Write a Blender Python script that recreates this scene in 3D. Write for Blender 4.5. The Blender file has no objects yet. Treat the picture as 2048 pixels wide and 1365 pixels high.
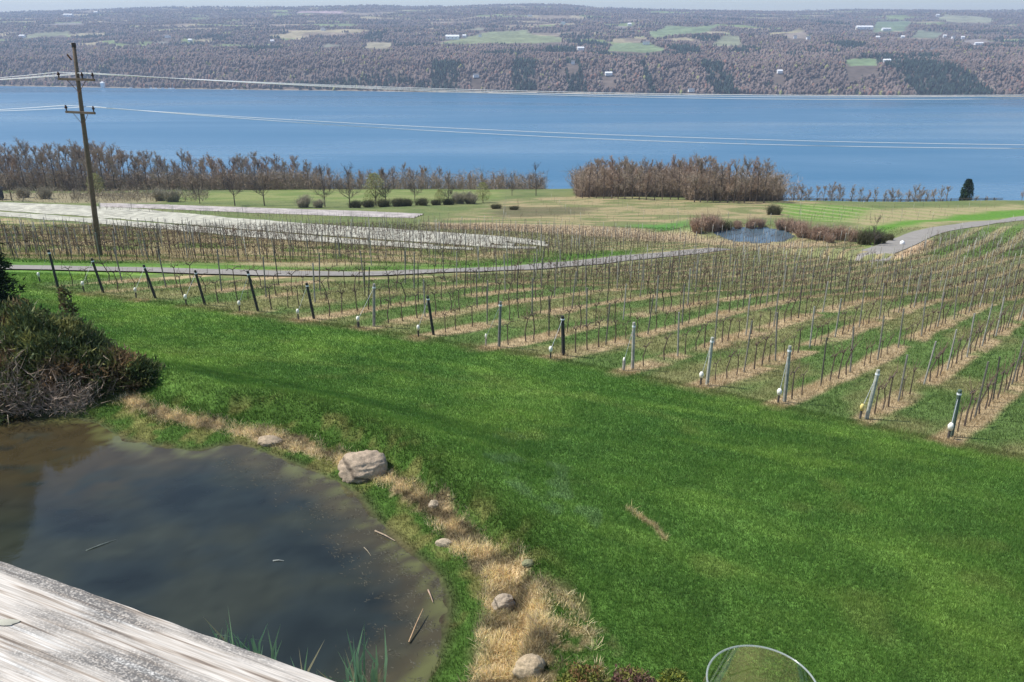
import bpy, math, random
import numpy as np
from mathutils import Vector, Matrix
random.seed(7); RNG = np.random.default_rng(11)
SC = bpy.context.scene
COL = SC.collection
# ------------------------------------------------------------------ camera
F = 1600.0                      # focal length in pixels of a 2048 wide frame
TH = math.atan((682.5 - 55) / F)
CT, ST = math.cos(TH), math.sin(TH)
LAKE = -150.0
POND = -8.5

def rays(px, py):
    px = np.asarray(px, float); py = np.asarray(py, float)
    x = px - 1024; u = 682.5 - py
    return np.stack([x, F * CT + u * ST, -F * ST + u * CT], -1)

def project(x, y, z):
    d = y * CT - z * ST; u = y * ST + z * CT
    return 1024 + F * x / d, 682.5 - F * u / d, d

# ------------------------------------------------------------------ noise
def _h(ix, iy, s):
    n = (ix.astype(np.int64) * 374761393 + iy.astype(np.int64) * 668265263 + s * 974711) & 0x7fffffff
    n = ((n ^ (n >> 13)) * 1274126177) & 0x7fffffff
    return ((n ^ (n >> 16)) & 0xffff) / 65535.0
def vnoise(x, y, s=0):
    x = np.asarray(x, float); y = np.asarray(y, float)
    ix = np.floor(x); iy = np.floor(y); fx = x - ix; fy = y - iy
    fx = fx * fx * (3 - 2 * fx); fy = fy * fy * (3 - 2 * fy)
    a = _h(ix, iy, s); b = _h(ix + 1, iy, s); c = _h(ix, iy + 1, s); d = _h(ix + 1, iy + 1, s)
    return (a * (1 - fx) + b * fx) * (1 - fy) + (c * (1 - fx) + d * fx) * fy
def fbm(x, y, s=0, o=3):
    t = 0; a = 1; w = 0
    for k in range(o):
        t = t + a * vnoise(x * 2 ** k, y * 2 ** k, s + k * 17); w += a; a *= .5
    return t / w
def sst(a, b, x):
    t = np.clip((x - a) / (b - a), 0, 1); return t * t * (3 - 2 * t)

# ------------------------------------------------------------------ polygons
def inside(poly, x, y):
    x = np.asarray(x, float); y = np.asarray(y, float)
    r = np.zeros(x.shape, bool); n = len(poly)
    for i in range(n):
        x0, y0 = poly[i]; x1, y1 = poly[(i + 1) % n]
        c = ((y0 > y) != (y1 > y))
        if y1 != y0:
            r ^= c & (x < (x1 - x0) * (y - y0) / (y1 - y0) + x0)
    return r
def pdist(line, x, y, closed=False, mg=11.):
    x = np.asarray(x, float); y = np.asarray(y, float); L_ = np.array(line)
    if x.ndim == 1 and x.size > 50:
        k = (x > L_[:, 0].min() - mg) & (x < L_[:, 0].max() + mg) & (y > L_[:, 1].min() - mg) & (y < L_[:, 1].max() + mg)
        if not k.all():
            out = np.full(x.shape, 99.)
            if k.any(): out[k] = pdist(line, x[k], y[k], closed, 1e9)
            return out
    best = np.full(x.shape, 1e9); n = len(line)
    for i in range(n if closed else n - 1):
        x0, y0 = line[i]; x1, y1 = line[(i + 1) % n]
        dx, dy = x1 - x0, y1 - y0; L = dx * dx + dy * dy + 1e-12
        t = np.clip(((x - x0) * dx + (y - y0) * dy) / L, 0, 1)
        best = np.minimum(best, np.hypot(x - x0 - t * dx, y - y0 - t * dy))
    return best
def sdist(poly, x, y):
    d = pdist(poly, x, y, True); return np.where(inside(poly, x, y), -d, d)
def smooth_line(pts, n=8):
    P = [pts[0]] + list(pts) + [pts[-1]]; out = []
    for i in range(1, len(P) - 2):
        p0, p1, p2, p3 = [np.array(q, float) for q in P[i - 1:i + 3]]
        for k in range(n):
            t = k / n
            out.append(tuple(.5 * ((2 * p1) + (-p0 + p2) * t + (2 * p0 - 5 * p1 + 4 * p2 - p3) * t * t + (-p0 + 3 * p1 - 3 * p2 + p3) * t ** 3)))
    out.append(tuple(pts[-1])); return out

# ------------------------------------------------------------------ near terrain
_py = [0, 10, 14, 20, 26, 34, 40, 58, 100, 150, 200, 240, 270, 300, 700, 760, 1200]
_pz = [-8.0, -8.1, -8.3, -9.55, -10.5, -11.5, -12.5, -16.8, -25, -34, -41.2, -46.4, -50.9, -56.5, -172, -176, -180]
_g = np.arange(-20, 1220, .5); _p = np.interp(_g, _py, _pz)
_k = np.hanning(15); _k /= _k.sum()
_p = np.convolve(np.pad(_p, 7, mode='edge'), _k, 'valid')
def H0(x, y):
    x = np.asarray(x, float); y = np.asarray(y, float)
    z = np.interp(y, _g, _p)
    z = z - .06 * 28 * np.tanh(x / 28) * (1 - sst(60, 150, y))
    a = x / np.maximum(y, 20)
    yc = 275 - 70 * sst(.13, .30, a)
    z = z - .16 * np.maximum(0, y - yc)
    amp = sst(20, 120, y)
    z = z + amp * 1.0 * (fbm(x / 34 + 5, y / 34, 3) - .5) * 1.3 + .16 * (fbm(x / 5, y / 5, 9) - .5) * sst(10, 20, y)
    z = z + .5 * sst(.24, .42, x / np.maximum(y, 20)) * sst(140, 200, y)
    return z
POND_PX = [(-420, 826), (-150, 830), (0, 838), (110, 836), (175, 846), (235, 878), (300, 893), (385, 906), (470, 893), (560, 922),
           (640, 955), (705, 990), (745, 1040), (800, 1095), (862, 1150), (888, 1210), (872, 1290), (835, 1370), (800, 1480), (600, 1700), (100, 1900), (-700, 1900)]
_r = rays(*zip(*POND_PX)); _r = _r * (POND / _r[:, 2])[:, None]
POND_POLY = smooth_line([(a, b) for a, b, c in _r] + [(_r[0, 0], _r[0, 1])], 4)[:-1]
def H1(x, y):
    z = H0(x, y)
    x = np.asarray(x, float); y = np.asarray(y, float)
    near = (y < 30) & (np.abs(x) < 40)
    if near.any():
        xn = x[near]; yn = y[near]; zn = z[near]
        sd = sdist(POND_POLY, xn, yn) + .34 * (fbm(xn / .9, yn / .9, 31) - .5) + .16 * (fbm(xn / .22, yn / .22, 32) - .5)
        w = 1.05 + .5 * fbm(xn / 1.3, yn / 1.3, 21) + .7 * sst(-4, -8, xn)
        mar = POND + .09 * np.clip(sd, 0, 2) + .26 * sst(w - .12, w + .22, sd) + .05 * (fbm(xn / .25, yn / .25, 5) - .5) * sst(.2, .8, sd)
        zz = mar + (zn - mar) * sst(w * .9, w + 3.2, sd)
        deep = POND - .09 * np.clip(-sd, 0, .5) - .5 * sst(.2, 2.4, -sd)
        z[near] = np.where(sd < 0, deep, zz)
    return z
def pick_on(Hf, px, py, y0=4., y1=1100.):
    sc = np.ndim(px) == 0
    r = rays(np.atleast_1d(px), np.atleast_1d(py)); out = []
    ys = np.geomspace(y0, y1, 900)
    for d in r:
        s = ys / d[1]; h = Hf(d[0] * s, ys); below = np.nonzero(d[2] * s < h)[0]
        i = below[0] if len(below) else len(ys) - 1
        lo, hi = ys[max(i - 1, 0)], ys[i]
        for _ in range(18):
            m = (lo + hi) / 2; q = m / d[1]
            if d[2] * q < float(Hf(np.array([d[0] * q]), np.array([m]))[0]): hi = m
            else: lo = m
        q = hi / d[1]; out.append((d[0] * q, hi, d[2] * q))
    return out[0] if sc else out
def W(pts, Hf=H1):                                    # outline seen in the photo -> outline on the ground
    return [(a, b) for a, b, c in pick_on(Hf, [p[0] for p in pts], [p[1] for p in pts])]

ROAD_A = smooth_line(W([(-260, 530), (30, 537), (250, 541), (450, 546), (650, 549), (800, 547), (960, 541), (1100, 532), (1190, 525), (1300, 513), (1400, 503), (1490, 496),
                        (1560, 497), (1640, 505), (1725, 511), (1775, 498), (1820, 479), (1860, 464), (1950, 449), (2060, 435), (2200, 424)]), 6)
i0 = min(range(len(ROAD_A)), key=lambda i: (ROAD_A[i][0] - 0) ** 2 * 0 + abs(project(ROAD_A[i][0], ROAD_A[i][1], float(H1(np.array([ROAD_A[i][0]]), np.array([ROAD_A[i][1]]))[0]))[0] - 1520))
i1 = min(range(len(ROAD_A)), key=lambda i: abs(project(ROAD_A[i][0], ROAD_A[i][1], float(H1(np.array([ROAD_A[i][0]]), np.array([ROAD_A[i][1]]))[0]))[0] - 1705))
CUT = ROAD_A[i0:i1 + 1]
# second pond, in a hollow behind the road
_n = pick_on(H1, 1500, 486); P2Z = _n[2] - .1
P2_PX = [(1422, 456), (1470, 453), (1530, 455), (1578, 462), (1592, 474), (1570, 484), (1520, 488), (1462, 483), (1428, 470)]
_r = rays(*zip(*P2_PX)); _r = _r * (P2Z / _r[:, 2])[:, None]
P2_POLY = [(a, b) for a, b, c in _r]
ROAD_R = 2.3
def H(x, y):
    x = np.asarray(x, float); y = np.asarray(y, float)
    sh = x.shape; x = x.ravel(); y = y.ravel()
    z = H1(x, y)
    m = (y > 40) & (y < 260)
    if m.any():
        xm, ym, zm = x[m], y[m], z[m]
        d = pdist(CUT, xm, ym)
        zm = zm - 2.6 * (1 - sst(1.8, 6.0, d))
        s2 = sdist(P2_POLY, xm, ym)
        zm = np.where(s2 < 0, P2Z - .4 * sst(0, 2, -s2) - .02, P2Z + .15 + (zm - P2Z - .15) * sst(.2, 9, s2))
        z[m] = zm
    return z.reshape(sh)
def h1(x, y): return float(H(np.array([x]), np.array([y]))[0])
def pick(px, py): return pick_on(H, px, py)

# ------------------------------------------------------------------ far terrain
SHX = [-1400, -700, 0, 660, 1250, 3000]; 
SHY = [2430, 2320, 2230, 2075, 2000, 1930]
_sky_px = [-600, 0, 150, 300, 450, 600, 740, 830, 930, 1024, 1110, 1200, 1300, 1400, 1536, 1700, 1830, 1950, 2048, 2600]
_sky_py = [20, 21, 18.5, 12.5, 10, 11, 7.5, 10, 9, 5.5, 5.5, 12, 16, 17.5, 20, 16.5, 17.5, 19, 16, 18]
def shore(x):
    a = np.asarray(x, float)
    return np.interp(a, [-2600, -1400, -700, 0, 660, 1250, 3000], [2560, 2290, 2160, 2035, 1960, 1905, 1800]) + 40 * (fbm(a / 420., a * 0, 77) - .5)
def HF(x, y):
    x = np.asarray(x, float); y = np.asarray(y, float)
    ys = shore(x); t = (y - ys)
    RY = 7000.
    pxv = 1024 + F * x / (RY * CT)
    skyp = np.interp(1024 + (pxv - 1024), _sky_px, _sky_py)
    el = math.tan(1) * 0 + np.tan(np.arctan((682.5 - skyp) / F) - TH)
    top = RY * el - 12
    u = np.clip(t / (RY - ys), 0, 1.6)
    prof = .14 * sst(0, .045, u) + .86 * np.minimum(u, 1) ** .92
    z = LAKE - 1 + (top - LAKE) * prof - .30 * np.maximum(0, y - RY) * .3
    n = (fbm(x / 900., y / 500., 40, 4) - .5)
    z = z + n * 60 * sst(.03, .3, u) * (1 - sst(.75, 1, u)) + (fbm(x / 160, y / 120, 50, 3) - .5) * 16 * sst(.0, .08, u) * (1 - sst(.9, 1, u))
    return np.where(t < 0, LAKE - 1 + t * .05, z)
def pick_far(px, py): return pick_on(HF, px, py, 1700., 7400.)

# ------------------------------------------------------------------ mesh helpers
def mesh_np(name, V, Fc, mat, colors=None, smooth=False, parent=None, link=True):
    V = np.asarray(V, np.float32); Fc = np.asarray(Fc, np.int32)
    me = bpy.data.meshes.new(name)
    k = Fc.shape[1]; nf = len(Fc)
    me.vertices.add(len(V)); me.vertices.foreach_set('co', V.ravel())
    me.loops.add(nf * k); me.loops.foreach_set('vertex_index', Fc.ravel())
    me.polygons.add(nf); me.polygons.foreach_set('loop_start', np.arange(0, nf * k, k, dtype=np.int32))
    me.polygons.foreach_set('loop_total', np.full(nf, k, np.int32))
    if smooth: me.polygons.foreach_set('use_smooth', np.ones(nf, bool))
    if colors is not None:
        a = me.color_attributes.new('Col', 'FLOAT_COLOR', 'POINT')
        c = np.ones((len(V), 4), np.float32); c[:, :3] = colors; a.data.foreach_set('color', c.ravel())
    me.update(calc_edges=True); me.materials.append(mat)
    o = bpy.data.objects.new(name, me)
    if link: COL.objects.link(o)
    if parent is not None: o.parent = parent
    return o
class MB:
    def __init__(s): s.v = []; s.f = []; s.c = []
    def add(s, vs, fs, col=(1, 1, 1)):
        b = len(s.v); s.v += [tuple(p) for p in vs]; s.f += [tuple(i + b for i in f) for f in fs]; s.c += [col] * len(vs)
    def box(s, c, d, rot=0, col=(1, 1, 1), M=None):
        vs = []
        for i in (-1, 1):
            for j in (-1, 1):
                for k in (-1, 1):
                    p = Vector((i * d[0] / 2, j * d[1] / 2, k * d[2] / 2))
                    p = (M @ p) if M else Matrix.Rotation(rot, 3, 'Z') @ p
                    vs.append((p.x + c[0], p.y + c[1], p.z + c[2]))
        s.add(vs, [(0, 1, 3, 2), (4, 6, 7, 5), (0, 4, 5, 1), (2, 3, 7, 6), (0, 2, 6, 4), (1, 5, 7, 3)], col)
    def tube(s, pts, rad, n=6, col=(1, 1, 1), cap=True):
        pts = [Vector(p) for p in pts]; vs = []; fs = []
        for i, p in enumerate(pts):
            d = (pts[min(i + 1, len(pts) - 1)] - pts[max(i - 1, 0)]).normalized()
            a = d.orthogonal().normalized() if abs(d.z) > .9 else d.cross(Vector((0, 0, 1))).normalized()
            b = d.cross(a); r = rad[i] if hasattr(rad, '__len__') else rad
            for k in range(n):
                t = 2 * math.pi * k / n; vs.append(p + r * (a * math.cos(t) + b * math.sin(t)))
            if i:
                for k in range(n):
                    q = (i - 1) * n; fs.append((q + k, q + (k + 1) % n, q + n + (k + 1) % n, q + n + k))
        if cap: fs.append(tuple(range(n - 1, -1, -1))); fs.append(tuple(range(len(vs) - n, len(vs))))
        s.add(vs, fs, col)
    def build(s, name, mat, parent=None, smooth=False, link=True):
        me = bpy.data.meshes.new(name); me.from_pydata(s.v, [], s.f); me.update()
        a = me.color_attributes.new('Col', 'FLOAT_COLOR', 'POINT')
        a.data.foreach_set('color', np.array([list(c) + [1] for c in s.c], np.float32).ravel())
        if smooth:
            for p in me.polygons: p.use_smooth = True
        me.materials.append(mat); o = bpy.data.objects.new(name, me)
        if link: COL.objects.link(o)
        if parent is not None: o.parent = parent
        return o
def tag(o, label=None, cat=None, group=None, kind=None):
    if label: o['label'] = label
    if cat: o['category'] = cat
    if group: o['group'] = group
    if kind: o['kind'] = kind
    return o
def empty(name, loc=(0, 0, 0), rz=0):
    o = bpy.data.objects.new(name, None); COL.objects.link(o); o.location = loc; o.rotation_euler = (0, 0, rz)
    o.empty_display_size = .2; return o
def copy_tree(o, parent=None):
    c = o.copy(); COL.objects.link(c)
    if parent is not None: c.parent = parent
    for ch in list(o.children): copy_tree(ch, c)
    return c

# ------------------------------------------------------------------ materials
def lin(r, g, b):
    f = lambda v: ((v / 255 + .055) / 1.055) ** 2.4 if v > 10 else v / 255 / 12.92
    return (f(r), f(g), f(b))
def mat(name, base=(.5, .5, .5), rough=.8, var=.25, scale=4., attr=False, bump=0., bscale=30., spec=.3, trans=0., var2=None, detail=4.):
    m = bpy.data.materials.new(name); m.use_nodes = True; nt = m.node_tree; N = nt.nodes; L = nt.links
    b = N['Principled BSDF']; b.inputs['Roughness'].default_value = rough; b.inputs['Specular IOR Level'].default_value = spec
    geo = N.new('ShaderNodeNewGeometry')
    if attr:
        src = N.new('ShaderNodeVertexColor'); src.layer_name = 'Col'; out = src.outputs['Color']
    else:
        src = N.new('ShaderNodeRGB'); src.outputs[0].default_value = (*base, 1); out = src.outputs[0]
    tc = N.new('ShaderNodeTexCoord')
    def layer(out, sc, v):
        nz = N.new('ShaderNodeTexNoise'); nz.inputs['Scale'].default_value = sc; nz.inputs['Detail'].default_value = detail
        L.new(geo.outputs['Position'], nz.inputs['Vector'])
        mr = N.new('ShaderNodeMapRange'); mr.inputs['From Min'].default_value = .3; mr.inputs['From Max'].default_value = .7
        mr.inputs['To Min'].default_value = 1 - v; mr.inputs['To Max'].default_value = 1 + v; L.new(nz.outputs['Fac'], mr.inputs['Value'])
        mx = N.new('ShaderNodeVectorMath'); mx.operation = 'SCALE'; L.new(out, mx.inputs[0]); L.new(mr.outputs[0], mx.inputs['Scale'])
        return mx.outputs[0]
    if var: out = layer(out, scale, var)
    if var2: out = layer(out, var2[0], var2[1])
    L.new(out, b.inputs['Base Color'])
    if bump:
        nz = N.new('ShaderNodeTexNoise'); nz.inputs['Scale'].default_value = bscale; nz.inputs['Detail'].default_value = 5
        L.new(geo.outputs['Position'], nz.inputs['Vector'])
        bp = N.new('ShaderNodeBump'); bp.inputs['Strength'].default_value = 1; bp.inputs['Distance'].default_value = bump
        L.new(nz.outputs['Fac'], bp.inputs['Height']); L.new(bp.outputs[0], b.inputs['Normal'])
    if trans:
        tr = N.new('ShaderNodeBsdfTranslucent'); L.new(out, tr.inputs['Color'])
        ms = N.new('ShaderNodeMixShader'); ms.inputs[0].default_value = trans
        L.new(b.outputs[0], ms.inputs[1]); L.new(tr.outputs[0], ms.inputs[2]); L.new(ms.outputs[0], N['Material Output'].inputs['Surface'])
    return m
M_ground = mat('ground', attr=True, rough=.95, var=.22, scale=2.2, var2=(14, .25), bump=.04, bscale=9, spec=.1)
M_hill = mat('hill_ground', attr=True, rough=1, var=.25, scale=.012, var2=(.06, .25), spec=0.0)
M_grass = mat('grass_blades', attr=True, rough=.6, var=0, trans=.35, spec=.25)
M_forest = mat('far_forest', attr=True, rough=1, var=0, spec=0)
M_bark = mat('bark', lin(98, 86, 76), .9, .3, 1.5)
M_twig = mat('twigs', attr=True, rough=.95, var=.0, spec=.1)
M_road = mat('asphalt', lin(142, 137, 130), .9, .1, .8, var2=(9, .12), spec=.2)
M_post = mat('weathered_post', attr=True, rough=.85, var=.25, scale=9, var2=(60, .2), spec=.2)
M_wire = mat('bare_cable', (.85, .86, .88), .45, 0, spec=.5)
M_white = mat('white_paint', (.85, .85, .85), .7, .06, 3)
M_roofg = mat('grey_roof', (.16, .16, .17), .8, .1, 1)
M_dark = mat('dark_paint', (.03, .035, .04), .7, .1, 1)
M_leaf = mat('leaves', attr=True, rough=.6, var=0, trans=.2, spec=.2)
M_cover = mat('row_cover_film', (.40, .385, .31), .85, .3, .35, var2=(3, .14), spec=.3)
M_coverp = mat('row_cover_film_pinkish', (.38, .34, .315), .85, .3, .35, var2=(3, .14), spec=.3)
M_soil = mat('straw_soil', lin(190, 158, 118), .95, .25, 3)
M_rust = mat('brown_metal', (.2, .09, .05), .7, .2, 5)

# ------------------------------------------------------------------ vineyard layout (rows as seen from their end posts)
END = [((97, 500), (116, 575)), ((183, 517), (207, 586)), ((287, 530), (311, 597)), ((390, 541), (410, 610)), ((495, 542), (516, 623)), ((613, 566), (628, 638)),
       ((748, 568), (748, 653)), ((855, 592), (867, 670)), ((1001, 603), (998, 694)), ((1125, 632), (1127, 711)), ((1268, 645), (1265, 739)), ((1425, 675), (1414, 770)),
       ((1580, 692), (1569, 804)), ((1757, 740), (1733, 838)), ((1920, 780), (1902, 874))]
STUB = [(80, 565), (168, 584), (273, 597), (373, 611), (480, 624), (597, 641), (717, 656), (837, 674), (972, 692), (1101, 718), (1247, 741), (1401, 771), (1556, 806), (1720, 838), (1896, 878)]
RD = np.array([.669, .743]); RN = np.array([.743, -.669])
END_B = pick([b[0] for t, b in END], [b[1] for t, b in END])
row_n = [float(np.dot(RN, p[:2])) for p in END_B]; row_s = [float(np.dot(RD, p[:2])) for p in END_B]
print('row n', [round(v, 1) for v in row_n]); print('row s', [round(v, 1) for v in row_s])
SP = (row_n[-1] - row_n[0]) / 14
road_pts = np.array(ROAD_A); road_n = road_pts @ RN; road_s = road_pts @ RD
def s_edge(n):
    n = np.asarray(n, float)
    base = np.interp(n, row_n, row_s)
    base = np.where(n > row_n[-1], row_s[-1] + (n - row_n[-1]) * (row_s[-1] - row_s[-3]) / (row_n[-1] - row_n[-3]), base)
    o = np.argsort(road_n)
    rs = np.interp(n, road_n[o], road_s[o]) + 4
    return np.where(n < row_n[0] - .6 * SP, rs + 0, base)
ROWS = [(n, s) for n, s in zip(row_n, row_s)]
k = 1
while k < 24:
    n = row_n[0] - k * SP
    ROWS.append((n, float(s_edge(np.array([n]))[0]))); k += 1
for k in range(1, 5):
    n = row_n[-1] + k * SP; ROWS.append((n, float(s_edge(np.array([n]))[0])))
all_n = np.sort(np.array([r[0] for r in ROWS]))

# ------------------------------------------------------------------ ground colour map
G_LAWN = np.array([.108, .215, .042]); G_LAWN2 = np.array([.200, .320, .064]); G_DARK = np.array([.065, .150, .034])
TAN = np.array([.50, .38, .22]); OLIVE = np.array([.17, .19, .075]); STRAW = np.array([.46, .34, .20]); MUD = np.array([.07, .055, .035])
LIP = W([(255, 800), (300, 822), (360, 838), (440, 852), (540, 872), (620, 895), (680, 915), (790, 962), (850, 1000), (905, 1050), (950, 1100), (1010, 1150), (1030, 1215), (1040, 1290), (1000, 1400)])
SPREAD = W([(1090, 1160), (1150, 1190), (1220, 1300), (1210, 1365), (1180, 1450), (1000, 1450), (960, 1300), (985, 1200)])
STREAK = W([(1255, 1018), (1285, 1038), (1308, 1052), (1330, 1078)])
TUFTY = W([(1000, 850), (1080, 890), (1150, 940), (1240, 1000), (1180, 1080), (1060, 1000), (960, 930)])
RIDGE = W([(180, 680), (400, 705), (560, 722), (760, 738), (920, 765), (1150, 792), (1400, 850)])
FIELD2 = W([(-300, 428), (0, 434), (300, 458), (600, 484), (850, 500), (1110, 502), (1300, 494), (1250, 514), (1180, 518), (950, 532), (800, 540), (500, 538), (0, 528), (-300, 524)], H)
GREENF = W([(330, 386), (500, 384), (700, 378), (1010, 380), (1000, 398), (800, 404), (600, 402), (330, 404)], H)
TANLEFT = W([(-300, 384), (250, 386), (340, 390), (320, 407), (0, 403), (-300, 399)], H)
MEADOW = W([(1010, 400), (1150, 392), (1480, 405), (1600, 400), (1640, 430), (1560, 440), (1450, 440), (1400, 460), (1270, 450), (1000, 450), (860, 440), (960, 420)], H)
BRUSHY = W([(1000, 414), (1190, 416), (1170, 428), (1010, 436), (980, 425)], H)
BRIGHT = W([(1262, 452), (1380, 440), (1400, 462), (1420, 476), (1300, 466)], H)
TANL = W([(860, 446), (1100, 448), (1260, 456), (1420, 477), (1520, 489), (1680, 487), (1700, 492), (1500, 495), (1300, 482), (1150, 470), (1000, 462), (860, 458)], H)
GREENR = W([(1560, 408), (1625, 410), (1760, 418), (1740, 448), (1640, 444), (1570, 430)], H)
TANR = W([(1740, 420), (2040, 410), (2100, 425), (1900, 450), (1790, 462), (1720, 460), (1700, 440)], H)
BANKG = W([(1780, 462), (1850, 446), (2100, 424), (2100, 416), (1900, 432), (1740, 455), (1700, 470), (1740, 495)], H)
DIRT = W([(1790, 515), (1805, 495), (1850, 480), (1870, 482), (1845, 500), (1810, 516)], H)
UPR = W([(1870, 480), (1830, 510), (2150, 520), (2150, 445), (1950, 458)], H)
ROADBOUND = ROAD_A[::3]
def mix(a, b, t): return a + (b - a) * t[:, None]
def ground_color(x, y):
    """what grows or lies on the ground at each point (albedo, lawn with sunlit streaks painted in)"""
    n = len(x); big = fbm(x / 3.5, y / 3.5, 100); sm = fbm(x / .5, y / .5, 130); st = fbm(x / 9, y / 9, 160)
    c = np.tile(G_LAWN, (n, 1)); c = mix(c, G_LAWN2, sst(.40, .68, big) * .75); c = mix(c, G_DARK, sst(.55, .3, sm) * .35 + sst(.55, .3, st) * .35)
    mu = x * .926 - y * .377; mv = x * .377 + y * .926; mow_light = .6 * fbm(mu / 5., mv / .55, 180, 3) + .4 * fbm(mu / 1.6, mv / .9, 185, 2); c = mix(c, G_LAWN2 * 1.05, sst(.5, .75, mow_light) * .5); c = mix(c, G_DARK, sst(.45, .25, mow_light) * .4)  # streaks along the mowing, sunlit and dark bands painted into the grass colour
    yl = fbm(x / 1.1, y / 1.1, 190, 2); c = mix(c, np.array([.24, .26, .08]), sst(.72, .9, yl) * .25)
    rd = pdist(RIDGE, x, y); c = mix(c, np.array([.17, .25, .06]), (1 - sst(.0, .42, rd)) * .5 * (y < 34))
    # olive default far land
    c = mix(c, mix(np.tile(OLIVE, (n, 1)), np.array([.13, .165, .06]), sst(.4, .6, fbm(x / 7, y / 5, 7))), sst(55, 75, y))
    nn = x * RN[0] + y * RN[1]; ss = x * RD[0] + y * RD[1]
    ed = s_edge(nn) + .7 * (sm - .5)
    iv = sst(-1.5, -.3, ss - ed) * (y < 120)
    rp = np.interp(nn, all_n, np.arange(len(all_n))); fr = np.abs(rp - np.round(rp)) * SP; pat = fbm(x / 2.6, y / 1.5, 37)
    wob = .35 * (fbm(ss / 2.0, nn / 2.0, 33) - .5)
    lf = 1 - sst(-2, 8, x); strip = (1 - sst(.26, .5, fr + wob)) * sst(.25 + .15 * lf, .5 + .12 * lf, fbm(ss / 2.2, np.round(rp) * 7.7, 35) + .10) * sst(.30, .45, pat + .05)
    alley = mix(np.tile(np.array([.075, .16, .03]), (n, 1)), np.array([.22, .21, .085]), sst(.42, .68, fbm(ss / 4., nn / 1.6, 61)) * .8)
    far = sst(30, 60, y)
    alley = mix(alley, np.array([.25, .235, .12]), far * .6); alley = mix(alley, np.array([.27, .24, .13]), .18 + .0 * far)
    vin = mix(alley, STRAW * .95, strip * .9 * (1 - .35 * far))
    c = mix(c, vin, iv * (1 - sst(100, 120, y)))
    def reg(c, poly, col, w, k=1.0):
        m = (y > 30) & (y < 330); d = np.full(n, 99.); 
        if m.any(): d[m] = sdist(poly, x[m], y[m])
        return mix(c, col, (1 - sst(-w, w, d + (big - .5) * w * 1.6)) * k)
    a = mix(np.tile(np.array([.16, .20, .06]), (n, 1)), np.array([.38, .30, .17]), sst(.36, .58, fbm(x / 3, y / 2.2, 71)) * .9)
    dr = pdist(ROADBOUND, x, y)
    a = mix(a, np.array([.09, .18, .03]), 1 - sst(3.5, 8, dr))
    c = reg(c, FIELD2, a, 1.5)
    c = reg(c, TANLEFT, np.array([.27, .235, .14]), 3)
    c = reg(c, GREENF, mix(np.tile(np.array([.15, .20, .06]), (n, 1)), np.array([.22, .24, .09]), sst(.35, .65, fbm(x / 8, y / 5, 78))), 3)
    c = reg(c, MEADOW, mix(np.tile(np.array([.17, .185, .075]), (n, 1)), np.array([.32, .26, .14]), sst(.38, .6, fbm(x / 5, y / 3, 72))), 4)
    c = reg(c, BRUSHY, np.array([.12, .11, .06]), 3, .8)
    c = reg(c, BRIGHT, np.array([.10, .22, .05]), 3)
    c = reg(c, TANL, np.array([.46, .34, .22]), 3, .8)
    gs = mix(np.tile(np.array([.13, .23, .045]), (n, 1)), np.array([.36, .33, .17]), sst(.6, .95, .5 + .5 * np.sin((x * .96 + y * .28) * 1.15)) * .7)
    c = reg(c, GREENR, gs, 3)
    c = reg(c, TANR, mix(np.tile(np.array([.33, .28, .15]), (n, 1)), np.array([.20, .24, .08]), sst(.5, .95, .5 + .5 * np.sin((x * .96 + y * .28) * 1.05)) * .6), 3)
    c = reg(c, BANKG, np.array([.11, .23, .035]), 2)
    us = mix(np.tile(np.array([.13, .20, .05]), (n, 1)), np.array([.42, .34, .20]), sst(.45, .85, .5 + .5 * np.sin((x * .80 - y * .60) * 1.9)) * .75)
    c = reg(c, UPR, us, 2)
    c = reg(c, DIRT, np.array([.50, .36, .22]), .8)
    m = (y < 30)
    if m.any():
        xm, ym = x[m], y[m]; cm = c[m]; sd = sdist(POND_POLY, xm, ym); s1 = sm[m]
        s3 = fbm(xm / .18, ym / .18, 200, 2)
        cm = mix(cm, np.array([.06, .12, .022]) , (1 - sst(1.4, 2.6, sd)) * (sd > 0))
        cm = mix(cm, np.array([.22, .20, .07]), sst(.5, .7, s1) * (1 - sst(1.2, 2.2, sd)) * .7)
        ld = pdist(LIP, xm, ym)
        w = .0 + .30 * fbm(xm / .8, ym / .8, 222) + .28 * sst(13, 9, ym)
        cm = mix(cm, TAN, (1 - sst(w * .6, w * 1.25, ld + .35 * (s3 - .5))) * .95); cm = mix(cm, np.array([.13, .10, .06]), (1 - sst(w, w * 1.3, ld)) * sst(.45, .3, fbm(xm / .35, ym / .35, 812, 2)) * .9)
        sp = sdist(SPREAD, xm, ym); cm = mix(cm, TAN * .85, (1 - sst(-.3, .3, sp)) * sst(.42, .6, s3) * .8)
        cm = mix(cm, MUD, (1 - sst(.0, .35, sd)) * .8)
        tk = pdist(STREAK, xm, ym) + .08 * s3; cm = mix(cm, TAN * 1.1, (1 - sst(.05, .14, tk)) * .9)
        cm = mix(cm, np.array([.13, .22, .09]), (sdist(TUFTY, xm, ym) < 0) * sst(.5, .65, s1) * .6)
        cm = mix(cm, MUD * .8, (sd < 0) * 1.0)
        c[m] = cm
    return c

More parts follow.
